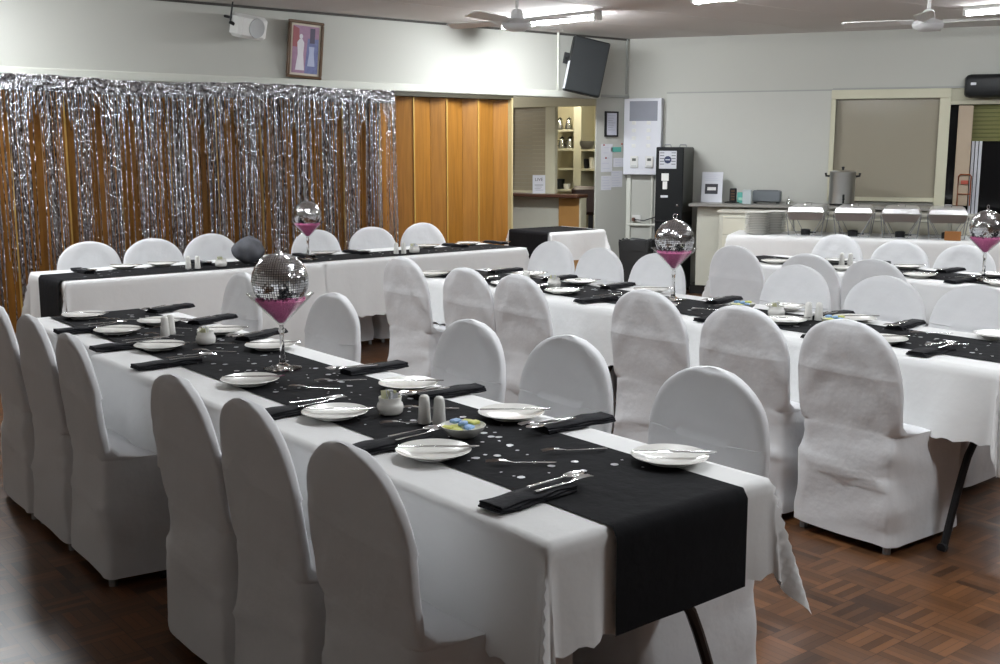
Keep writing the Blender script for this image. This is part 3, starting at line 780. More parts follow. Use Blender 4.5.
def make_ball(R0=.1075, tile=.0092):
    r = empty('mirror_ball'); rn = random.Random(4)
    b = MB(); nl = int(PI*R0/tile)
    for i in range(nl):
        p0 = -PI/2+PI*i/nl; p1 = p0+PI/nl; pm = (p0+p1)/2; nt = max(5, int(2*PI*R0*math.cos(pm)/tile))
        for j in range(nt):
            c_ = 2*PI*(j+.5)/nt; n_ = Vector((math.cos(pm)*math.cos(c_), math.cos(pm)*math.sin(c_), math.sin(pm)))
            n2 = (n_+Vector((rn.gauss(0, .05), rn.gauss(0, .05), rn.gauss(0, .05)))).normalized()
            e = Vector((-math.sin(c_), math.cos(c_), 0)); e = (e-n2*e.dot(n2)).normalized(); u_ = n2.cross(e)
            hw = PI*R0*math.cos(pm)/nt*.83; hh = PI*R0/nl/2*.83
            ctr = n_*(R0-.0003)
            b.add([tuple(ctr-e*hw-u_*hh), tuple(ctr+e*hw-u_*hh), tuple(ctr+e*hw+u_*hh), tuple(ctr-e*hw+u_*hh)], [(0, 1, 2, 3)])
    b.build('mirror_tiles', M_tile, r)
    b = MB(); b.lathe([(max(.0004, (R0-.0018)*math.cos(a_)), (R0-.0018)*math.sin(a_)) for a_ in [(-PI/2+PI*k/18) for k in range(19)]], 36)
    b.build('ball_core', M_darkm, r, smooth=True)
    b = MB(); b.lathe([(.0005, R0+.006), (.012, R0+.005), (.014, R0-.003)], 16)
    pts = [(.0125*math.cos(2*PI*k/16), 0, R0+.0185+.0125*math.sin(2*PI*k/16)) for k in range(17)]
    b.tube(pts, .0022, 6); b.build('hanging_ring', M_steel, r, smooth=True)
    tag(r, 'ball', 'mirror ball'); return r
P_gl, P_bd, P_bl = make_glass(), make_beads(), make_ball()
for (x, y, l, s_) in ((1.957, 3.74, 'on the front table', 1), (4.567, 4.11, 'on the middle table', 1), (6.82, 3.50, 'at the right, before the buffet', 1), (4.106, 7.38, 'on the head table, before the foil curtain', 1)):
    place(P_gl, (x, y, RUN), 0, 'tall cocktail glass '+l, 'cocktail glasses holding mirror balls')
    place(P_bd, (x, y, RUN), 0, 'pink beads in the cocktail glass '+l, 'pink bead fillings')
    place(P_bl, (x, y, RUN+.3365), x*2, 'silver mirror ball in the cocktail glass '+l, 'mirror balls')

# grey tulle bundle on the head table
b = MB(); R = []
for k in range(15):
    a_ = -PI/2+PI*k/14; n = 48; row = []
    for j in range(n):
        t_ = 2*PI*j/n; rr2 = 1+.16*noise.noise(Vector((math.cos(t_)*1.5, math.sin(t_)*1.5, a_*1.2)))+.05*math.sin(t_*7+a_*3)
        row.append((max(.004, math.cos(a_))*.145*math.cos(t_)*rr2, max(.004, math.cos(a_))*.12*math.sin(t_)*rr2, .115+.115*math.sin(a_)*(1+.1*math.sin(t_*2))))
    R.append(row)
b.loft(R, cap=True); b.v = [(x, y, max(z, .002)) for x, y, z in b.v]
o = b.build('tulle_bundle', M_tulle, smooth=True, autosm=60, loc=(3.64, 7.42, RUN)); o.scale = (.83, .83, .83); tag(o, 'rounded bundle of dark grey tulle on the head table, left of the small mirror ball', 'bundle')

# ------------------------------------------------------------------ things on the curtain wall
# framed portrait
pf = empty('framed_picture', (5.01, WY-0.045, 2.455)); pf.rotation_euler = (math.radians(5), math.radians(2.5), 0)
b = MB(); W2, H2 = .175, .25
for (x0, x1, z0, z1) in ((-W2, W2, H2-.026, H2), (-W2, W2, -H2, -H2+.026), (-W2, -W2+.026, -H2+.026, H2-.026), (W2-.026, W2, -H2+.026, H2-.026)): b.box(x0, x1, -.02, .012, z0, z1, bev=.005)
b.build('frame', M_gold, pf)
b = MB(); b.box(-W2+.02, W2-.02, -.004, .008, -H2+.02, H2-.02); b.build('mount', mat('cream_mount', (.60, .55, .45), .6), pf)
b = MB(); y = -.0055
def shp(m, pts, y): b.use(m).add([(px, y, pz) for px, pz in pts], [tuple(range(len(pts)))])
M_p1 = mat('print_mauve', (.34, .20, .30), .4, noise_amt=.3, scale=20); M_p2 = mat('print_blue', (.16, .18, .36), .4, noise_amt=.4, scale=30); M_p3 = mat('print_white', (.70, .68, .72), .4); M_p4 = mat('print_dark', (.07, .06, .10), .4); M_p5 = mat('print_red', (.32, .09, .10), .4)
shp(M_p1, [(-.13, -.205), (.13, -.205), (.13, .205), (-.13, .205)], y)
shp(M_p2, [(.0, -.205), (.13, -.205), (.13, .10), (.02, .10)], y-.0006)
shp(M_p4, [(.04, .06), (.09, .06), (.09, .19), (.04, .19)], y-.0009)
shp(M_p5, [(-.13, .02), (-.06, .02), (-.07, .18), (-.13, .2)], y-.0006)
shp(M_p3, [(-.095, -.18), (-.005, -.18), (-.02, -.04), (-.015, .06), (-.035, .09), (-.062, .09), (-.085, .06), (-.075, -.04)], y-.0012)
shp(M_p3, [(-.048+.018*math.cos(k), .112+.022*math.sin(k)) for k in [i*.52 for i in range(12)]], y-.0014)
shp(mat('print_grey', (.42, .46, .62), .4), [(.025, -.14), (.10, -.14), (.085, -.02), (.09, .03), (.035, .03), (.04, -.02)], y-.0012)
b.build('print', None, pf); tag(pf, 'small framed portrait of two people, hung above the silver foil curtain', 'picture')

# small white wall speaker
ws = empty('wall_speaker', (4.42, WY-.13, 2.61)); ws.scale = (1.22, 1.22, 1.22); ws.rotation_euler = (math.radians(12), math.radians(3), math.radians(14))
b = MB(); b.box(-.125, .125, -.07, .06, -.08, .08, bev=.022); b.build('housing', M_whitep, ws, smooth=True)
b = MB(); b.lathe([(.001, .0), (.058, .0), (.066, .004), (.068, -.004)], 28, Matrix.Translation((.02, -.071, 0)) @ Matrix.Rotation(PI/2, 4, 'X')); b.build('grille', mat('speaker_grille', (.42, .43, .43), .7), ws, smooth=True)
b = MB(); b.tube([(-.15, .02, .01), (-.12, .0, .0)], .012); b.tube([(-.135, .03, .17), (-.135, .03, .02)], .006); b.tube([(-.135, .03, .04), (-.13, .10, .04)], .01); b.build('bracket', M_darkm, ws, smooth=True)
tag(ws, 'small white wall speaker with round grille, left of the framed portrait', 'speaker')

# tilted black monitor on the wall by the corner
fwd = Vector((math.sin(YAW), math.cos(YAW), 0))
tv = empty('wall_monitor', (8.22, 8.70, 2.435)); tv.scale = (.94, 1, .96)
ang = -0.52
tv.rotation_euler = (math.radians(-2), math.radians(12), ang)
b = MB(); b.box(-.21, .21, -.05, .05, -.30, .30, bev=.012); b.build('cabinet', M_plastic, tv)
b = MB(); b.box(-.195, .195, -.054, -.05, -.285, .285, bev=.003); b.build('screen', mat('dark_screen', (.014, .016, .017), .6, **{'Specular IOR Level': 0.25}), tv)
b = MB(); b.box(-.212, -.205, -.045, .04, -.28, .02); b.build('side_strip', M_paper, tv)
b = MB(); b.tube([(-.1, .05, .02), (-.2, .22, .08)], .018); b.box(-.23, -.16, .2, .24, .02, .14); b.build('bracket', M_darkm, tv)
tag(tv, 'black monitor hung askew on a bracket high on the wall above the servery opening', 'monitor')

def wallA(name, u0, v0, u1, v1, m, label, cat, thick=.006, off=.0):
    r0 = world_ray(u0, v0); r1 = world_ray(u1, v1); Y = WY-off
    t0 = Y/r0.y; t1 = Y/r1.y
    x0, x1 = r0.x*t0, r1.x*t1; z1, z0 = CAM_Z+r0.z*t0, CAM_Z+r1.z*t1
    b = MB(); b.box(x0, x1, Y-thick, Y-.001, z0, z1, bev=.001); o = b.build(name, m); tag(o, label, cat); return o, (x0, x1, z0, z1)
# framed notice on the pillar
n = empty('framed_notice', (8.89, WY-.012, 1.855))
b = MB()
for (x0, x1, z0, z1) in ((-.10, .10, .122, .14), (-.10, .10, -.14, -.122), (-.10, -.082, -.122, .122), (.082, .10, -.122, .122)): b.box(x0, x1, -.012, .010, z0, z1)
b.build('frame', M_darkm, n)
b = MB(); b.use(M_bluegr).box(-.083, .083, -.004, .008, -.123, .123)
b.use(M_print)
for k in range(7): b.box(-.055, .055-(k % 3)*.02, -.0048, -.004, .09-k*.026, .093-k*.026)
b.build('notice_sheet', None, n); tag(n, 'black framed notice on the white pillar at the servery opening', 'notice')
def sheet(u0, v0, u1, v1, label, lines=6, m=M_paper):
    o, (x0, x1, z0, z1) = wallA('paper_notice', u0, v0, u1, v1, m, label, 'notice', .004)
    if lines:
        b = MB(); rn = random.Random(int(u0*7+v0)); Y = WY-.0045
        for k in range(lines):
            zz = z1-(z1-z0)*(k+.7)/(lines+.4); a_ = rn.uniform(.05, .25); c_ = rn.uniform(.6, .92)
            b.box(x0+(x1-x0)*a_, x0+(x1-x0)*c_, Y-.0008, Y, zz-.004, zz+.004)
        b.build('printed_lines', M_bluegr, o)
sheet(601, 144, 612, 172, 'pale paper notice with red dots on the pillar, below the black frame', 5)
sheet(611, 147, 621, 152, 'small teal card pinned on the pillar below the black frame', 0, M_teal)
sheet(613, 158, 623, 167, 'small white note on the pillar below the teal card', 3)
sheet(601, 176, 611, 190, 'lower left white paper notice on the pillar', 5)
sheet(611, 171, 622, 187, 'handwritten white paper notice low on the pillar, right one', 6)
for (u, v) in ((604, 145), (606, 158), (622, 144)):
    r = world_ray(u, v); t_ = (WY-.008)/r.y
    b = MB(); b.lathe([(.001, 0), (.010, .001), (.008, .006), (.001, .008)], 10, Matrix.Rotation(PI/2, 4, 'X'))
    o = b.build('drawing_pin', M_red, smooth=True, loc=(r.x*t_, WY-.006, CAM_Z+r.z*t_)); tag(o, 'small red pin on the white pillar, '+{145: 'top left above the notices', 158: 'middle, between the notices', 144: 'beside the teal card'}[v], 'pin')

# ------------------------------------------------------------------ servery behind the opening
# counter wall runs away from the camera: local x along it
S0 = Vector((8.93, 9.18, 0)); DS = Vector((-0.27, 0.963, 0)).normalized(); NS = Vector((-DS.y, DS.x, 0))
if NS.x > 0: NS = -NS
MS = Matrix(((DS.x, NS.x, 0, S0.x), (DS.y, NS.y, 0, S0.y), (0, 0, 1, 0), (0, 0, 0, 1)))
def on_s(u, v, off=0.0):
    r = world_ray(u, v); t_ = (S0.dot(NS)+off)/(r.x*NS.x+r.y*NS.y); q = Vector((r.x*t_, r.y*t_, 0))-S0
    return q.dot(DS), CAM_Z+r.z*t_
s_post1 = on_s(548, 140)[0]; s_post0 = on_s(555, 140)[0]; s_end = on_s(511, 140)[0]
s_cend = on_s(577, 195, .22)[0]; s_wood = on_s(561, 205, .05)[0]
zh0 = on_s(550, 107)[1]
a = MB(); a.box(s_post0, s_end+1.2, -.12, 0, 0, 1.0, MS); a.box(-.1, s_end+1.2, -.12, 0, zh0+.10, CEIL, MS); a.box(s_end+.05, s_end+1.2, -.12, 0, 1.0, zh0+.1, MS)
struct('wall_servery', a, M_mint)
a = MB(); a.box(3.0, 13.0, 13.2, 13.3, 0, CEIL); struct('wall_far', a, M_wall)
a = MB(); a.box(6.2, 6.3, 9.14, 13.2, 0, CEIL); struct('wall_side', a, M_wall)
a = MB(); a.box(6.2, 13.4, 9.14, 13.4, 2.42, 2.5); struct('ceiling_servery', a, M_ceil)
wi = empty('window_2'); wi['kind'] = 'structure'
m = MB(); m.box(-.1, s_end+.1, -.03, .03, zh0, zh0+.12, MS, bev=.004); m.box(s_post0-.02, s_post1+.02, -.03, .03, 1.0, zh0, MS, bev=.004); m.box(s_end-.02, s_end+.08, -.03, .03, 1.0, zh0, MS, bev=.004)
m.box(s_post1, s_end, -.03, .03, 1.06, 1.085, MS)
m.build('window_frame', M_cream, wi)
m = MB(); n_ = 20; hz_ = zh0-1.08
for i in range(n_): m.box(s_post1, s_end, -.03, -.015, 1.08+i*hz_/n_, 1.08+(i+1)*hz_/n_-.0015, MS)
m.build('roller_shutter', M_taupe, wi)
ct = empty('servery_counter', (0, 0, 0))
m = MB(); m.box(s_cend, s_end+.3, -.03, .22, 1.02, 1.06, MS, bev=.006); m.build('counter_top', M_wooddk, ct)
m = MB(); m.box(s_wood, s_end+.3, .0, .06, 0.0, 1.02, MS); m.build('front_panel', M_mint, ct)
m = MB(); m.box(s_cend+.03, s_wood, .02, .10, 0.0, 1.02, MS); m.build('wooden_end_panel', M_woodlt, ct)
m = MB(); m.box(s_cend+.005, s_cend+.03, .0, .12, 0.0, 1.02, MS); m.build('edge_strip', M_cream, ct)
tag(ct, 'servery counter with dark brown top and cream front behind the opening', 'counter')
# menu stand on the counter
q0 = on_s(532, 180, .10); q1 = on_s(546, 180, .10)
cs, hw = (q0[0]+q1[0])/2, abs(q0[0]-q1[0])/2
p0 = S0+DS*cs+NS*.10
ms = empty('sign_holder', (p0.x, p0.y, 1.06)); ms.rotation_euler = (0, 0, math.radians(-40))
b = MB(); b.box(-.075, .075, -.004, .004, 0, .215, Matrix.Rotation(-.10, 4, 'X')); b.box(-.075, .075, -.03, .05, 0, .004); b.build('sheet', M_paper, ms)
b = MB()
cu = bpy.data.curves.new('sign_text', 'FONT'); cu.body = 'LIVE'; cu.size = .052; cu.align_x = 'CENTER'; cu.extrude = .0006
cu.materials.append(M_ink)
tmp = bpy.data.objects.new('tmp', cu); me_ = bpy.data.meshes.new_from_object(tmp); bpy.data.objects.remove(tmp)
to = bpy.data.objects.new('lettering', me_); COL.objects.link(to); to.parent = ms; to.location = (0, -.0065+.0145, .145); to.rotation_euler = (PI/2-.10, 0, 0)
b.box(-.05, .05, .004, .006, .10, .104, Matrix.Rotation(-.10, 4, 'X') @ Matrix.Translation((0, -.011, 0)))
for k in range(4): b.box(-.05+.01*(k % 2), .05-.015*(k % 3), -.0055, -.0045, .09-.018*k, .094-.018*k, Matrix.Rotation(-.10, 4, 'X'))
b.build('small_print', M_print, ms)
tag(ms, 'white printed sign standing on the dark servery counter', 'sign')

# kitchen shelving seen through the open hatch
KO = -1.1
ks0 = on_s(597.5, 140, KO)[0]; ks1 = on_s(551, 140, KO)[0]; kp0 = on_s(581.5, 140, KO)[0]; kp1 = on_s(574, 140, KO)[0]
ks0 -= .5
sh = empty('kitchen_shelving')
m = MB(); m.box(ks0, ks1+.5, KO-.34, KO-.32, 0.0, 2.3, MS); m.build('back_panel', mat('shelf_cream', (.66, .60, .40), .6), sh)
m = MB(); m.box(kp0, kp1, KO-.32, KO+.01, 0.0, 2.3, MS); m.build('upright', M_cream, sh)
for vL, nm in ((130, 0), (149, 1), (168.5, 2), (190, 3)):
    zz = on_s(565, vL, KO)[1]
    m = MB(); m.box(kp1, ks1, KO-.32, KO, zz-.022, zz+.005, MS, bev=.003); m.build('shelf', M_cream, sh)
for vL in (149.5, 169):
    zz = on_s(587, vL, KO)[1]
    m = MB(); m.box(ks0, kp0, KO-.32, KO, zz-.022, zz+.005, MS, bev=.003); m.build('shelf', M_cream, sh)
tag(sh, 'cream open shelving full of jugs seen through the servery hatch', 'shelf')
def make_jug():
    r = empty('metal_jug')
    b = MB(); b.lathe([(.001, 0), (.055, 0), (.058, .05), (.045, .12), (.034, .15), (.040, .165), (.034, .165), (.001, .15)], 20); b.build('body', M_steel, r, smooth=True)
    b = MB(); b.tube([(.045, 0, .13), (.085, 0, .12), (.085, 0, .06), (.055, 0, .04)], .006, 6); b.build('handle', M_darkm, r, smooth=True)
    b = MB(); b.lathe([(.036, .165), (.025, .18), (.006, .185), (.008, .20), (.001, .205)], 14); b.build('lid', M_darkm, r, smooth=True)
    tag(r, 'jug', 'jug'); return r
PJ = make_jug(); PJ.scale = (.85, .85, .8)
for (u, v, l) in ((560, 128, 'left metal jug on the top shelf of the cream shelving'), (569, 128, 'right metal jug on the top shelf of the cream shelving'), (562, 147, 'left metal jug on the second shelf of the cream shelving'), (570, 147, 'right metal jug on the second shelf of the cream shelving')):
    s_, _ = on_s(u, v, KO-.12); z = on_s(565, 130 if v < 140 else 149, KO)[1]+.0055; q = S0+DS*s_+NS*(KO-.12); place(PJ, (q.x, q.y, z), random.uniform(0, 6), l, 'metal jugs on the kitchen shelves')
def boxthing(name, u, vshelf, ushelf, off, hx, hy, hz, m, label, cat, lid=None):
    s_, _ = on_s(u, vshelf, off); z = on_s(ushelf, vshelf, KO)[1]+.006; q = S0+DS*s_+NS*off
    b = MB(); b.lathe([(.001, 0), (hx*.8, 0), (hx, hz*.5), (hx*1.05, hz), (hx*.95, hz), (hx*.85, hz*.5), (.001, hz*.15)], 18)
    o = b.build(name, m, smooth=True, loc=(q.x, q.y, z), autosm=50); tag(o, label, cat); return o
boxthing('dark_bowl', 560, 190, 565, KO-.12, .06, .05, .13, M_plastic, 'dark bowl on the lowest visible shelf of the cream shelving', 'bowl')
boxthing('cream_cup', 567, 190, 565, KO-.10, .045, .05, .07, M_china, 'white cup on the lowest visible shelf beside the dark bowl', 'cup')
boxthing('dark_pot', 585, 169, 587, KO-.12, .06, .05, .12, M_plastic, 'dark pot on the right section of the cream shelving', 'pot')
boxthing('white_canister', 593, 169, 587, KO-.12, .05, .05, .14, M_china, 'white canister on the right section of the cream shelving', 'canister')
boxthing('serving_bowl', 590, 149.5, 587, KO-.10, .14, .05, .10, M_satin, 'wide metal bowl on the upper right shelf of the cream shelving', 'bowl')
# dark leather chair behind the counter end
rr3 = world_ray(591, 205); q = rr3*(9.85/rr3.y)
oc = empty('office_chair', (q.x, q.y, 0), math.radians(-40))
b = MB(); b.box(-.24, .24, -.06, .05, .78, 1.13, bev=.04); b.build('backrest', M_leather, oc, smooth=True)
b = MB(); b.box(-.25, .25, -.05, .42, .47, .57, bev=.04); b.build('seat', M_leather, oc, smooth=True)
b = MB(); b.box(-.03, .03, .0, .04, .5, .85); b.build('back_support', M_darkm, oc)
b = MB(); b.tube([(0, .18, .08), (0, .18, .48)], .025); b.build('pedestal', M_darkm, oc)
for k in range(5):
    b = MB(); a_ = 2*PI*k/5; b.tube([(0, .18, .09), (.26*math.cos(a_), .18+.26*math.sin(a_), .045)], .018); b.lathe([(.001, -.022), (.024, -.01), (.024, .01), (.001, .022)], 12, Matrix.Translation((.26*math.cos(a_), .18+.26*math.sin(a_), .026)) @ Matrix.Rotation(PI/2, 4, 'X')); b.build('leg', M_darkm, oc)
tag(oc, 'dark brown leather chair behind the end of the servery counter', 'chair')
q = S0+DS*.9+NS*(-.6)
kl = empty('kitchen_light', (q.x, q.y, 2.36))
b = MB(); b.box(-.06, .06, -.5, .5, 0.0, .058); b.build('lamp_body', M_whitep, kl)
b = MB(); b.box(-.035, .035, -.48, .48, -.03, 0.0, bev=.01); b.build('lamp_tube', M_kitchen, kl)
tag(kl, 'strip light inside the kitchen above the cream shelving', 'ceiling light')

e = empty('ceiling_light', (7.7, 10.6, 2.33)); b = MB(); b.box(-.5, .5, -.06, .06, 0.03, .088); b.build('lamp_body', M_whitep, e)
b = MB(); b.box(-.48, .48, -.035, .035, -.005, 0.03, bev=.01); b.build('lamp_tube', emit('side_tube', (1, .96, .85), 50), e)
tag(e, 'strip light in the side room before the servery counter, above the opening', 'ceiling light')

# ------------------------------------------------------------------ kitchen wall: panel, vending machine, benches
def BM(s, off, z, rz=0.0):
    """transform standing at the kitchen wall: local +x along wall, local -y into the room"""
    p = B(s, off, z); return p, RW+rz
def put(o_or_e, s, off, z, rz=0.0):
    p, r = BM(s, off, z, rz); o_or_e.location = p; o_or_e.rotation_euler = (0, 0, r); return o_or_e
# local -y = direction RW-90deg = (-.866,-.5) = into the room
e = empty('switch_cabinet'); put(e, .19, .05, 1.29)
b = MB(); b.box(-.215, .215, -.05, .05, 0, .85, bev=.006); b.build('cabinet_body', M_paper, e)
b = MB(); b.box(-.15, .17, -.052, -.0495, .60, .82); b.use(M_print)
b.build('printed_chart', M_bluegr, e)
for k in range(2):
    for j in range(4):
        b = MB(); b.box(-.12+k*.17, -.075+k*.17, -.056, -.0495, .56-j*.085, .60-j*.085, bev=.002); b.build('label_strip', M_whitep, e)
tag(e, 'tall white cabinet panel with printed chart left of the vending machine', 'cabinet')
def thermostat(x, label):
    e = empty('thermostat'); p = Vector(B(.19+x, .101, 1.37)); e.location = p; e.rotation_euler = (0, 0, RW)
    b = MB(); b.box(-.045, .045, -.018, .0, 0, .13, bev=.005); b.build('casing', M_whitep, e)
    b = MB(); b.box(-.022, .022, -.0195, -.0175, .075, .105); b.build('display', mat('lcd', (.10, .11, .10), .3), e)
    b = MB(); b.box(-.03, .03, -.0195, -.0175, .015, .022); b.build('slot', M_print, e)
    tag(e, label, 'thermostat', 'thermostats on the switch cabinet')
thermostat(-.085, 'left white wall controller with small dark display beside the vending machine'); thermostat(.09, 'right white wall controller with small dark display beside the vending machine')
# vending machine
v = empty('vending_machine'); put(v, .62, .35, 0); 
b = MB(); b.box(-.15, .15, -.25, .30, 0.03, 1.60, bev=.008); b.build('cabinet_body', M_vend, v)
b = MB(); b.box(.1495, .1515, -.24, .30, 0.9, 1.59); b.build('side_panel', M_vends, v)
b = MB(); b.use(mat('label_grey', (.50, .51, .55), .4)).box(-.115, .075, -.2535, -.249, 1.37, 1.56, bev=.002)
b.use(M_ink)
for k in range(5):
    b.box(-.105, -.06, -.255, -.2532, 1.535-k*.03, 1.542-k*.03); b.box(.02, .065, -.255, -.2532, 1.535-k*.03, 1.542-k*.03)
b.use(mat('badge_blue', (.02, .03, .08), .3)).lathe([(.001, .003), (.036, .002), (.040, 0)], 24, Matrix.Translation((-.02, -.2545, 1.465)) @ Matrix.Rotation(PI/2, 4, 'X'))
b.use(M_paper).box(-.045, .005, -.2592, -.2575, 1.461, 1.469)
b.build('brand_panel', None, v)
b = MB(); b.box(-.085, -.005, -.256, -.249, 1.24, 1.32, bev=.003); b.box(-.07, -.02, -.256, -.249, 1.15, 1.235, bev=.003); b.build('price_card', M_whitep, v)
b = MB(); b.box(-.09, -.01, -.256, -.249, 1.06, 1.085, bev=.002); b.build('coin_slot', M_paper, v)
b = MB(); b.lathe([(.001, .012), (.011, .010), (.012, 0)], 14, Matrix.Translation((.095, -.25, 0.98)) @ Matrix.Rotation(PI/2, 4, 'X')); b.build('lock', M_steel, v)
b = MB(); b.box(-.15, .15, -.262, -.25, .80, .815, bev=.003); b.build('ledge', M_darkm, v)
for x in (-.08, .09):
    b = MB(); b.tube([(x-.04, 0, 1.60), (x-.03, 0, 1.625), (x+.03, 0, 1.625), (x+.04, 0, 1.60)], .007); b.build('lifting_handle', M_grey, v)
for x in (-.13, .13):
    for y in (-.22, .27):
        b = MB(); b.lathe([(.001, 0), (.018, 0), (.014, .035), (.001, .035)], 10, Matrix.Translation((x, y, 0))); b.build('foot', M_darkm, v)
tag(v, 'tall slim black vending machine against the wall, left of the bench', 'vending machine')
# steel bench
e = empty('steel_bench'); put(e, 2.05, .28, 0)
b = MB(); b.box(-1.22, 1.3, -.28, .27, .965, 1.0, bev=.006); b.build('bench_top', M_benchtop, e)
for x in (-1.15, -.65, -.15, .45, 1.0):
    b = MB(); b.box(x, x+.45, -.16, .25, .10, .96, bev=.004); b.build('cupboard', M_mint, e)
b = MB(); b.box(-.78, -.66, -.20, -.16, .68, .80, bev=.004); b.box(-.78, -.66, -.20, -.16, .84, .92, bev=.004); b.build('socket_box', M_whitep, e)
b = MB(); b.box(-1.22, 1.3, -.1, .2, 0.0, .10); b.build('plinth', M_darkm, e)
tag(e, 'back bench with grey worktop along the kitchen wall, right of the vending machine', 'bench')
# low cupboards
e = empty('base_cupboard'); put(e, 3.28, .70, 0)
b = MB(); b.box(-2.07, 2.4, -.125, .125, .02, .92, bev=.004); b.build('carcass', M_mint, e)
b = MB(); b.box(-2.09, 2.42, -.145, .13, .92, .95, bev=.005); b.build('worktop', mat('worktop_cream', (.52, .50, .44), .4), e)
for k in range(6):
    x = -2.03+k*.74
    b = MB(); b.box(x, x+.70, -.140, -.125, .70, .89, bev=.003); df = b.build('drawer_front', mat('drawer_cream', (.62, .60, .50), .5), e)
    b = MB(); b.box(x+.02, x+.68, -.146, -.139, .868, .882, bev=.002); b.build('finger_pull', M_mint, df)
    b = MB(); b.box(x, x+.70, -.140, -.125, .06, .685, bev=.003); b.build('door_front', mat('drawer_cream', (.62, .60, .50), .5), e)
tag(e, 'long cream cupboard unit behind the buffet table', 'cupboard')
# things on the back bench
def thing_b(name, s, off, z, label, cat, rz=0.0):
    e = empty(name); put(e, s, off, z, rz); tag(e, label, cat); return e
s_, _ = on_b(710, 190, .3)
e = thing_b('appliance_box', s_, .20, 1.0, 'pale printed sheet with a dark photo leaning on the bench beside the vending machine', 'sign')
b = MB(); Mx = Matrix.Rotation(-.12, 4, 'X'); b.box(-.115, .115, -.006, .0, 0, .33, Mx); b.build('sheet', M_paper, e)
b = MB(); b.box(-.075, .065, -.0085, -.006, .09, .20, Mx); b.build('photo', M_ink, e)
b = MB(); b.use(M_satin).box(-.05, .045, -.0095, -.0085, .13, .165, Mx); b.use(M_bluegr)
for k in range(4): b.box(-.08+.01*(k % 2), .08-.02*(k % 3), -.008, -.006, .235+k*.02, .24+k*.02, Mx)
b.build('print', None, e); e.name = 'leaning_sign'
s_, _ = on_b(732, 195, .3)
e = thing_b('phone_handset', s_, .22, 1.0, 'small black upright box on a tray on the back bench', 'box')
b = MB(); b.box(-.035, .035, -.03, .03, .008, .155, bev=.006); b.build('body', M_plastic, e)
b = MB(); b.use(M_plastic).box(-.08, .08, -.08, .08, 0, .009, bev=.003); b.build('tray', None, e)
b = MB()
for k in range(4): b.box(-.02, .02, -.0315, -.03, .03+k*.03, .045+k*.03)
b.build('pattern', M_gold, e); e.name = 'upright_box'
s_, _ = on_b(742, 195, .3)
e = thing_b('teal_carton', s_, .24, 1.0, 'small teal carton on the back bench behind the clear tumbler', 'carton')
b = MB(); b.box(-.055, .055, -.04, .04, 0, .115, bev=.003); b.build('carton', M_teal, e)
b = MB(); b.box(-.04, .04, -.0415, -.04, .03, .06); b.build('carton_label', mat('mint_card', (.35, .6, .5), .6), e)
s_, _ = on_b(748, 198, .38)
b = MB(); b.box(-.045, .045, -.035, .035, 0, .15, bev=.004); o = b.build('clear_caddy', mat('frosted', (.45, .50, .52), .3)); put(o, s_, .44, 1.0); tag(o, 'translucent grey holder at the bench front beside the teal carton', 'holder')
s_, _ = on_b(766, 196, .3)
e = thing_b('toaster', s_, .22, 1.0, 'long grey metal box like a toaster on the back bench', 'toaster')
b = MB(); b.box(-.15, .15, -.06, .06, .01, .14, bev=.014); b.build('body', mat('toaster_grey', (.20, .22, .24), .35, .5), e, smooth=True)
b = MB(); b.box(-.11, .11, -.02, -.005, .138, .142); b.box(-.11, .11, .01, .025, .138, .142); b.build('slots', M_ink, e)
for x in (-.12, .12):
    b = MB(); b.box(x-.015, x+.015, -.05, .05, 0, .012); b.build('foot', M_plastic, e)
s_, _ = on_b(783, 196, .36)
e = thing_b('tap', s_+.06, .36, 1.0, 'small chrome tap at the right end of the back bench', 'tap')
b = MB(); b.lathe([(.001, 0), (.025, 0), (.02, .02), (.014, .05), (.001, .055)], 14); b.tube([(0, 0, .045), (0, -.03, .075), (0, -.09, .065)], .009); b.build('spout', M_steel, e, smooth=True)
# urn
s_, _ = on_b(842, 190, .4)
e = thing_b('hot_water_urn', s_, .40, 1.0, 'tall stainless hot water urn with black handles before the servery shutter', 'urn')
b = MB(); b.lathe([(.001, .02), (.125, .02), (.13, .025), (.13, .33), (.135, .34), (.128, .35)], 40); b.build('body', M_satin, e, smooth=True)
b = MB(); b.lathe([(.132, .345), (.11, .36), (.03, .372), (.001, .374)], 40); lid_ = b.build('lid', M_steel, e, smooth=True)
b = MB(); b.lathe([(.001, .40), (.014, .398), (.016, .388), (.008, .372)], 14); b.build('lid_knob', M_plastic, lid_, smooth=True)
for sx in (-1, 1):
    b = MB(); b.tube([(sx*.13, 0, .30), (sx*.165, 0, .305), (sx*.17, 0, .335)], .012); b.build('handle', M_plastic, e, smooth=True)
b = MB(); b.lathe([(.001, 0), (.12, 0), (.12, .022), (.001, .022)], 30); b.build('base', M_plastic, e, smooth=True)
b = MB(); b.tube([(.03, -.13, .07), (.03, -.185, .07)], .012); b.tube([(.03, -.18, .075), (.03, -.18, .03)], .009); b.box(.02, .04, -.19, -.17, .08, .12); b.build('tap', M_plastic, e, smooth=True)
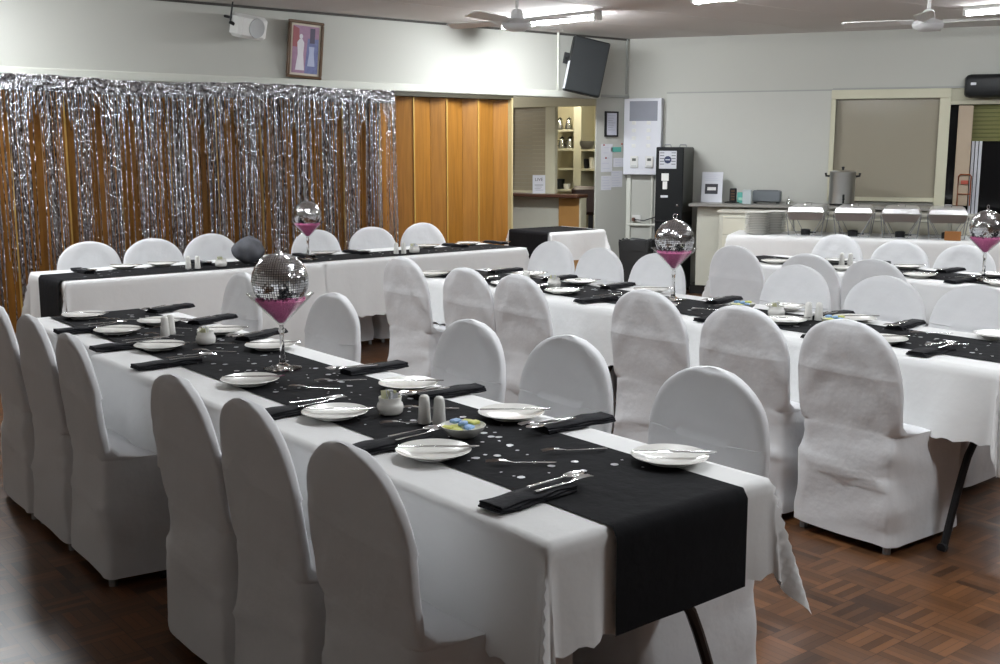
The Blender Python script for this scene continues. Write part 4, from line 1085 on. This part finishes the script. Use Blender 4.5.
# chafing dishes
def make_chafer():
    r = empty('chafing_dish')
    b = MB(); X, Y = .165, .27
    b.loft([[(sx*(X-.012), sy*(Y-.012), .155) for sx, sy in ((-1,-1),(1,-1),(1,1),(-1,1))], [(sx*X, sy*Y, .225) for sx, sy in ((-1,-1),(1,-1),(1,1),(-1,1))], [(sx*(X+.014), sy*(Y+.014), .228) for sx, sy in ((-1,-1),(1,-1),(1,1),(-1,1))], [(sx*(X+.014), sy*(Y+.014), .234) for sx, sy in ((-1,-1),(1,-1),(1,1),(-1,1))]], cap=True)
    b.build('water_pan', M_satin, r)
    b = MB(); b.loft([[(sx*(X+.002), sy*(Y+.002), .235) for sx, sy in ((-1,-1),(1,-1),(1,1),(-1,1))], [(sx*(X-.012), sy*(Y-.012), .275) for sx, sy in ((-1,-1),(1,-1),(1,1),(-1,1))], [(sx*(X-.035), sy*(Y-.035), .288) for sx, sy in ((-1,-1),(1,-1),(1,1),(-1,1))]], cap=True)
    lid_ = b.build('lid', mat('polished_lid', (.82, .82, .82), .28, .75), r)
    b = MB(); b.tube([(-.03, 0, .287), (-.03, 0, .31), (.03, 0, .31), (.03, 0, .287)], .005, 6); b.build('lid_handle', M_steel, lid_)
    for sx in (-1, 1):
        for sy in (-1, 1):
            b = MB(); b.tube([(sx*(X+.012), sy*(Y+.005), .215), (sx*(X-.015), sy*(Y-.03), .005)], .0045, 6); b.tube([(sx*(X+.012), sy*(Y+.005), .215), (sx*(X-.10), sy*Y, .005)], .0035, 6)
            b.build('leg', M_grey, r)
    b = MB(); b.tube([(-(X-.02), -(Y-.03), .008), (X-.02, -(Y-.03), .008)], .004, 6); b.tube([(-(X-.02), (Y-.03), .008), (X-.02, (Y-.03), .008)], .004, 6); b.build('crossbar', M_grey, r)
    b = MB(); b.lathe([(.001, 0), (.045, 0), (.045, .05), (.05, .055), (.03, .062), (.001, .062)], 20, Matrix.Translation((.0, -.17, .003))); b.tube([(.04, -.17, .03), (.10, -.19, .03)], .006, 6); b.build('burner', M_plastic, r, smooth=True)
    tag(r, 'dish', 'chafing dish'); return r
PC = make_chafer()
for i, (u, l) in enumerate(((806, 'leftmost, beside the plate stack'), (853.5, 'second from the left'), (901, 'third from the left'), (948, 'rightmost'))):
    s_, _ = on_b(u, 225, 1.45); p = B(s_-.005, 1.24, T+.003); place(PC, p, RW, 'steel chafing dish on the buffet table, '+l, 'chafing dishes on the buffet')
s_, _ = on_b(953, 232, 1.56)
b = MB(); b.box(-.07, .07, -.01, .01, 0, .085, bev=.003); o = b.build('brown_card', mat('orange_card', (.30, .12, .03), .6)); put(o, s_, 1.54, T+.003); tag(o, 'small orange brown card before the rightmost chafing dish', 'card')
# plate stacks
P_dp = make_plate('dinner_plate', .125, 'white dinner plate')
for st_, (u, n_) in enumerate(((757, 13), (771, 13))):
    s_, _ = on_b(u, 236, 1.35)
    for k in range(n_):
        p = B(s_+random.uniform(-.002, .002), 1.36-.20*st_, T+.002+k*.0165)
        place(P_dp, p, 0, 'dinner plate in the %s stack on the buffet table' % ('left front', 'right rear')[st_], 'dinner plates in the %s buffet stack' % ('left front', 'right rear')[st_])
# bin by the pillar
q = Vector((8.62, 8.30, 0))
e = empty('waste_bin', tuple(q), RW)
b = MB(); b.loft([[(sx*w_, sy*d_, z) for sx, sy in ((-1,-1),(1,-1),(1,1),(-1,1))] for w_, d_, z in ((.13, .11, 0), (.165, .14, .60), (.155, .13, .60), (.12, .10, .02))], cap=True); b.build('bin_body', M_bin, e)
b = MB(); R = []
for k, (s2, z) in enumerate(((1.03, .50), (1.06, .56), (1.05, .615), (.93, .60), (.85, .45))):
    row = []
    for j in range(40):
        t_ = 2*PI*j/40; c_, s3 = math.cos(t_), math.sin(t_); wv = 1+.03*math.sin(j*2.3+k)
        row.append((.165*s2*wv*math.copysign(abs(c_)**.4, c_), .14*s2*wv*math.copysign(abs(s3)**.4, s3), z+.008*math.sin(j*1.7+k)))
    R.append(row)
b.loft(R, cap=False); b.build('bin_liner', M_bin, e, smooth=True)
tag(e, 'dark waste bin with black liner between the pillar and the vending machine', 'bin')
# socket with cord
s_, z_ = on_b(634, 222, 0)
e = thing_b('wall_socket', .12, .0, .78, 'wall socket with a plug and dark cord running behind the vending machine', 'socket')
b = MB(); b.box(-.05, .05, -.015, 0, -.03, .05, bev=.004); b.build('socket_plate', M_whitep, e)
b = MB(); b.box(-.045, -.01, -.05, -.015, -.02, .02, bev=.006); b.build('plug', mat('plug_brown', (.16, .08, .06), .5), e)
b = MB(); b.tube([(-.02, -.045, 0), (.10, -.06, -.01), (.22, -.05, .03), (.34, -.04, .09)], .006); b.build('cord', M_darkm, e, smooth=True)
t = MB(); t.tube([B(.30, .02, 0.0), B(.30, .02, 1.29)], .015); t.tube([B(.02, .02, .72), B(.47, .02, .72)], .018); struct('trim_8', t, M_trim)
t = MB(); t.box(.0, .05, .0, .03, 0, 1.29, MB_M); struct('trim_9', t, M_trim)
# black speaker over the right opening
s_, z_ = on_b(965, 85, .15)
e = thing_b('sound_bar', s_+.40, .13, 2.09, 'black rounded long speaker mounted over the opening at the right edge', 'speaker')
b = MB(); R = []
for x, k in ((-.40, .72), (-.385, .90), (-.35, 1.0), (.5, 1.0), (.535, .9), (.55, .7)):
    R.append([(x, .12*k*math.copysign(abs(math.cos(t_))**.5, math.cos(t_))-.01, .115+.115*k*math.copysign(abs(math.sin(t_))**.5, math.sin(t_))) for t_ in [2*PI*j/28 for j in range(28)]])
b.loft(R, cap=True); b.build('casing', M_plastic, e, smooth=True, autosm=60)
b = MB(); b.box(-.35, -.30, -.132, -.128, .12, .145, bev=.002); b.build('badge', M_paper, e)
# wire holder on the post
s_, z_ = on_b(964, 190, .03)
e = thing_b('wire_holder', s_, .035, 1.0, 'copper coloured wire holder on the pinkish post right of the servery shutter', 'holder')
b = MB(); b.tube([(-.06, 0, 0), (-.06, 0, .30), (-.045, 0, .32), (.045, 0, .32), (.06, 0, .30), (.06, 0, 0)], .008, 6); b.tube([(-.06, 0, .12), (.06, 0, .12)], .006, 6); b.build('wire_loop', M_copper, e, smooth=True)
b = MB(); b.box(-.035, .035, -.006, .012, .22, .26, bev=.003); b.build('red_tab', M_red, e)

# ------------------------------------------------------------------ ceiling fans
def make_fan():
    r = empty('ceiling_fan')
    b = MB(); b.tube([(0, 0, .0), (0, 0, .22)], .013, 12); b.lathe([(.001, .30), (.05, .30), (.05, .26), (.02, .20), (.001, .20)], 20); b.build('down_rod', M_whitep, r, smooth=True)
    b = MB(); b.lathe([(.001, -.055), (.06, -.05), (.105, -.03), (.115, -.005), (.10, .02), (.05, .035), (.04, .09), (.028, .105), (.001, .105)], 32); b.build('motor', mat('fan_white', (.62, .62, .62), .3), r, smooth=True, autosm=50)
    for k in range(4):
        M = Matrix.Rotation(k*PI/2, 4, 'Z'); b = MB()
        R = [[(x, -w_*.5, .006-.004), (x, w_*.5, .006+.022), (x, w_*.5, .006+.026), (x, -w_*.5, .006)] for x, w_ in ((.10, .05), (.18, .06), (.22, .11), (.55, .135), (.60, .12), (.615, .06))]
        b.loft(R, M, cap=True); b.build('blade', M_whitep, r)
    tag(r, 'fan', 'ceiling fan'); return r
PF = make_fan()
place(PF, (5.416, 6.488, 2.50), math.radians(198), 'white ceiling fan before the brightly lit patch of wall', 'ceiling fans')
place(PF, (7.793, 4.563, 2.50), math.radians(117), 'white ceiling fan near the top right corner beside the strip light', 'ceiling fans')
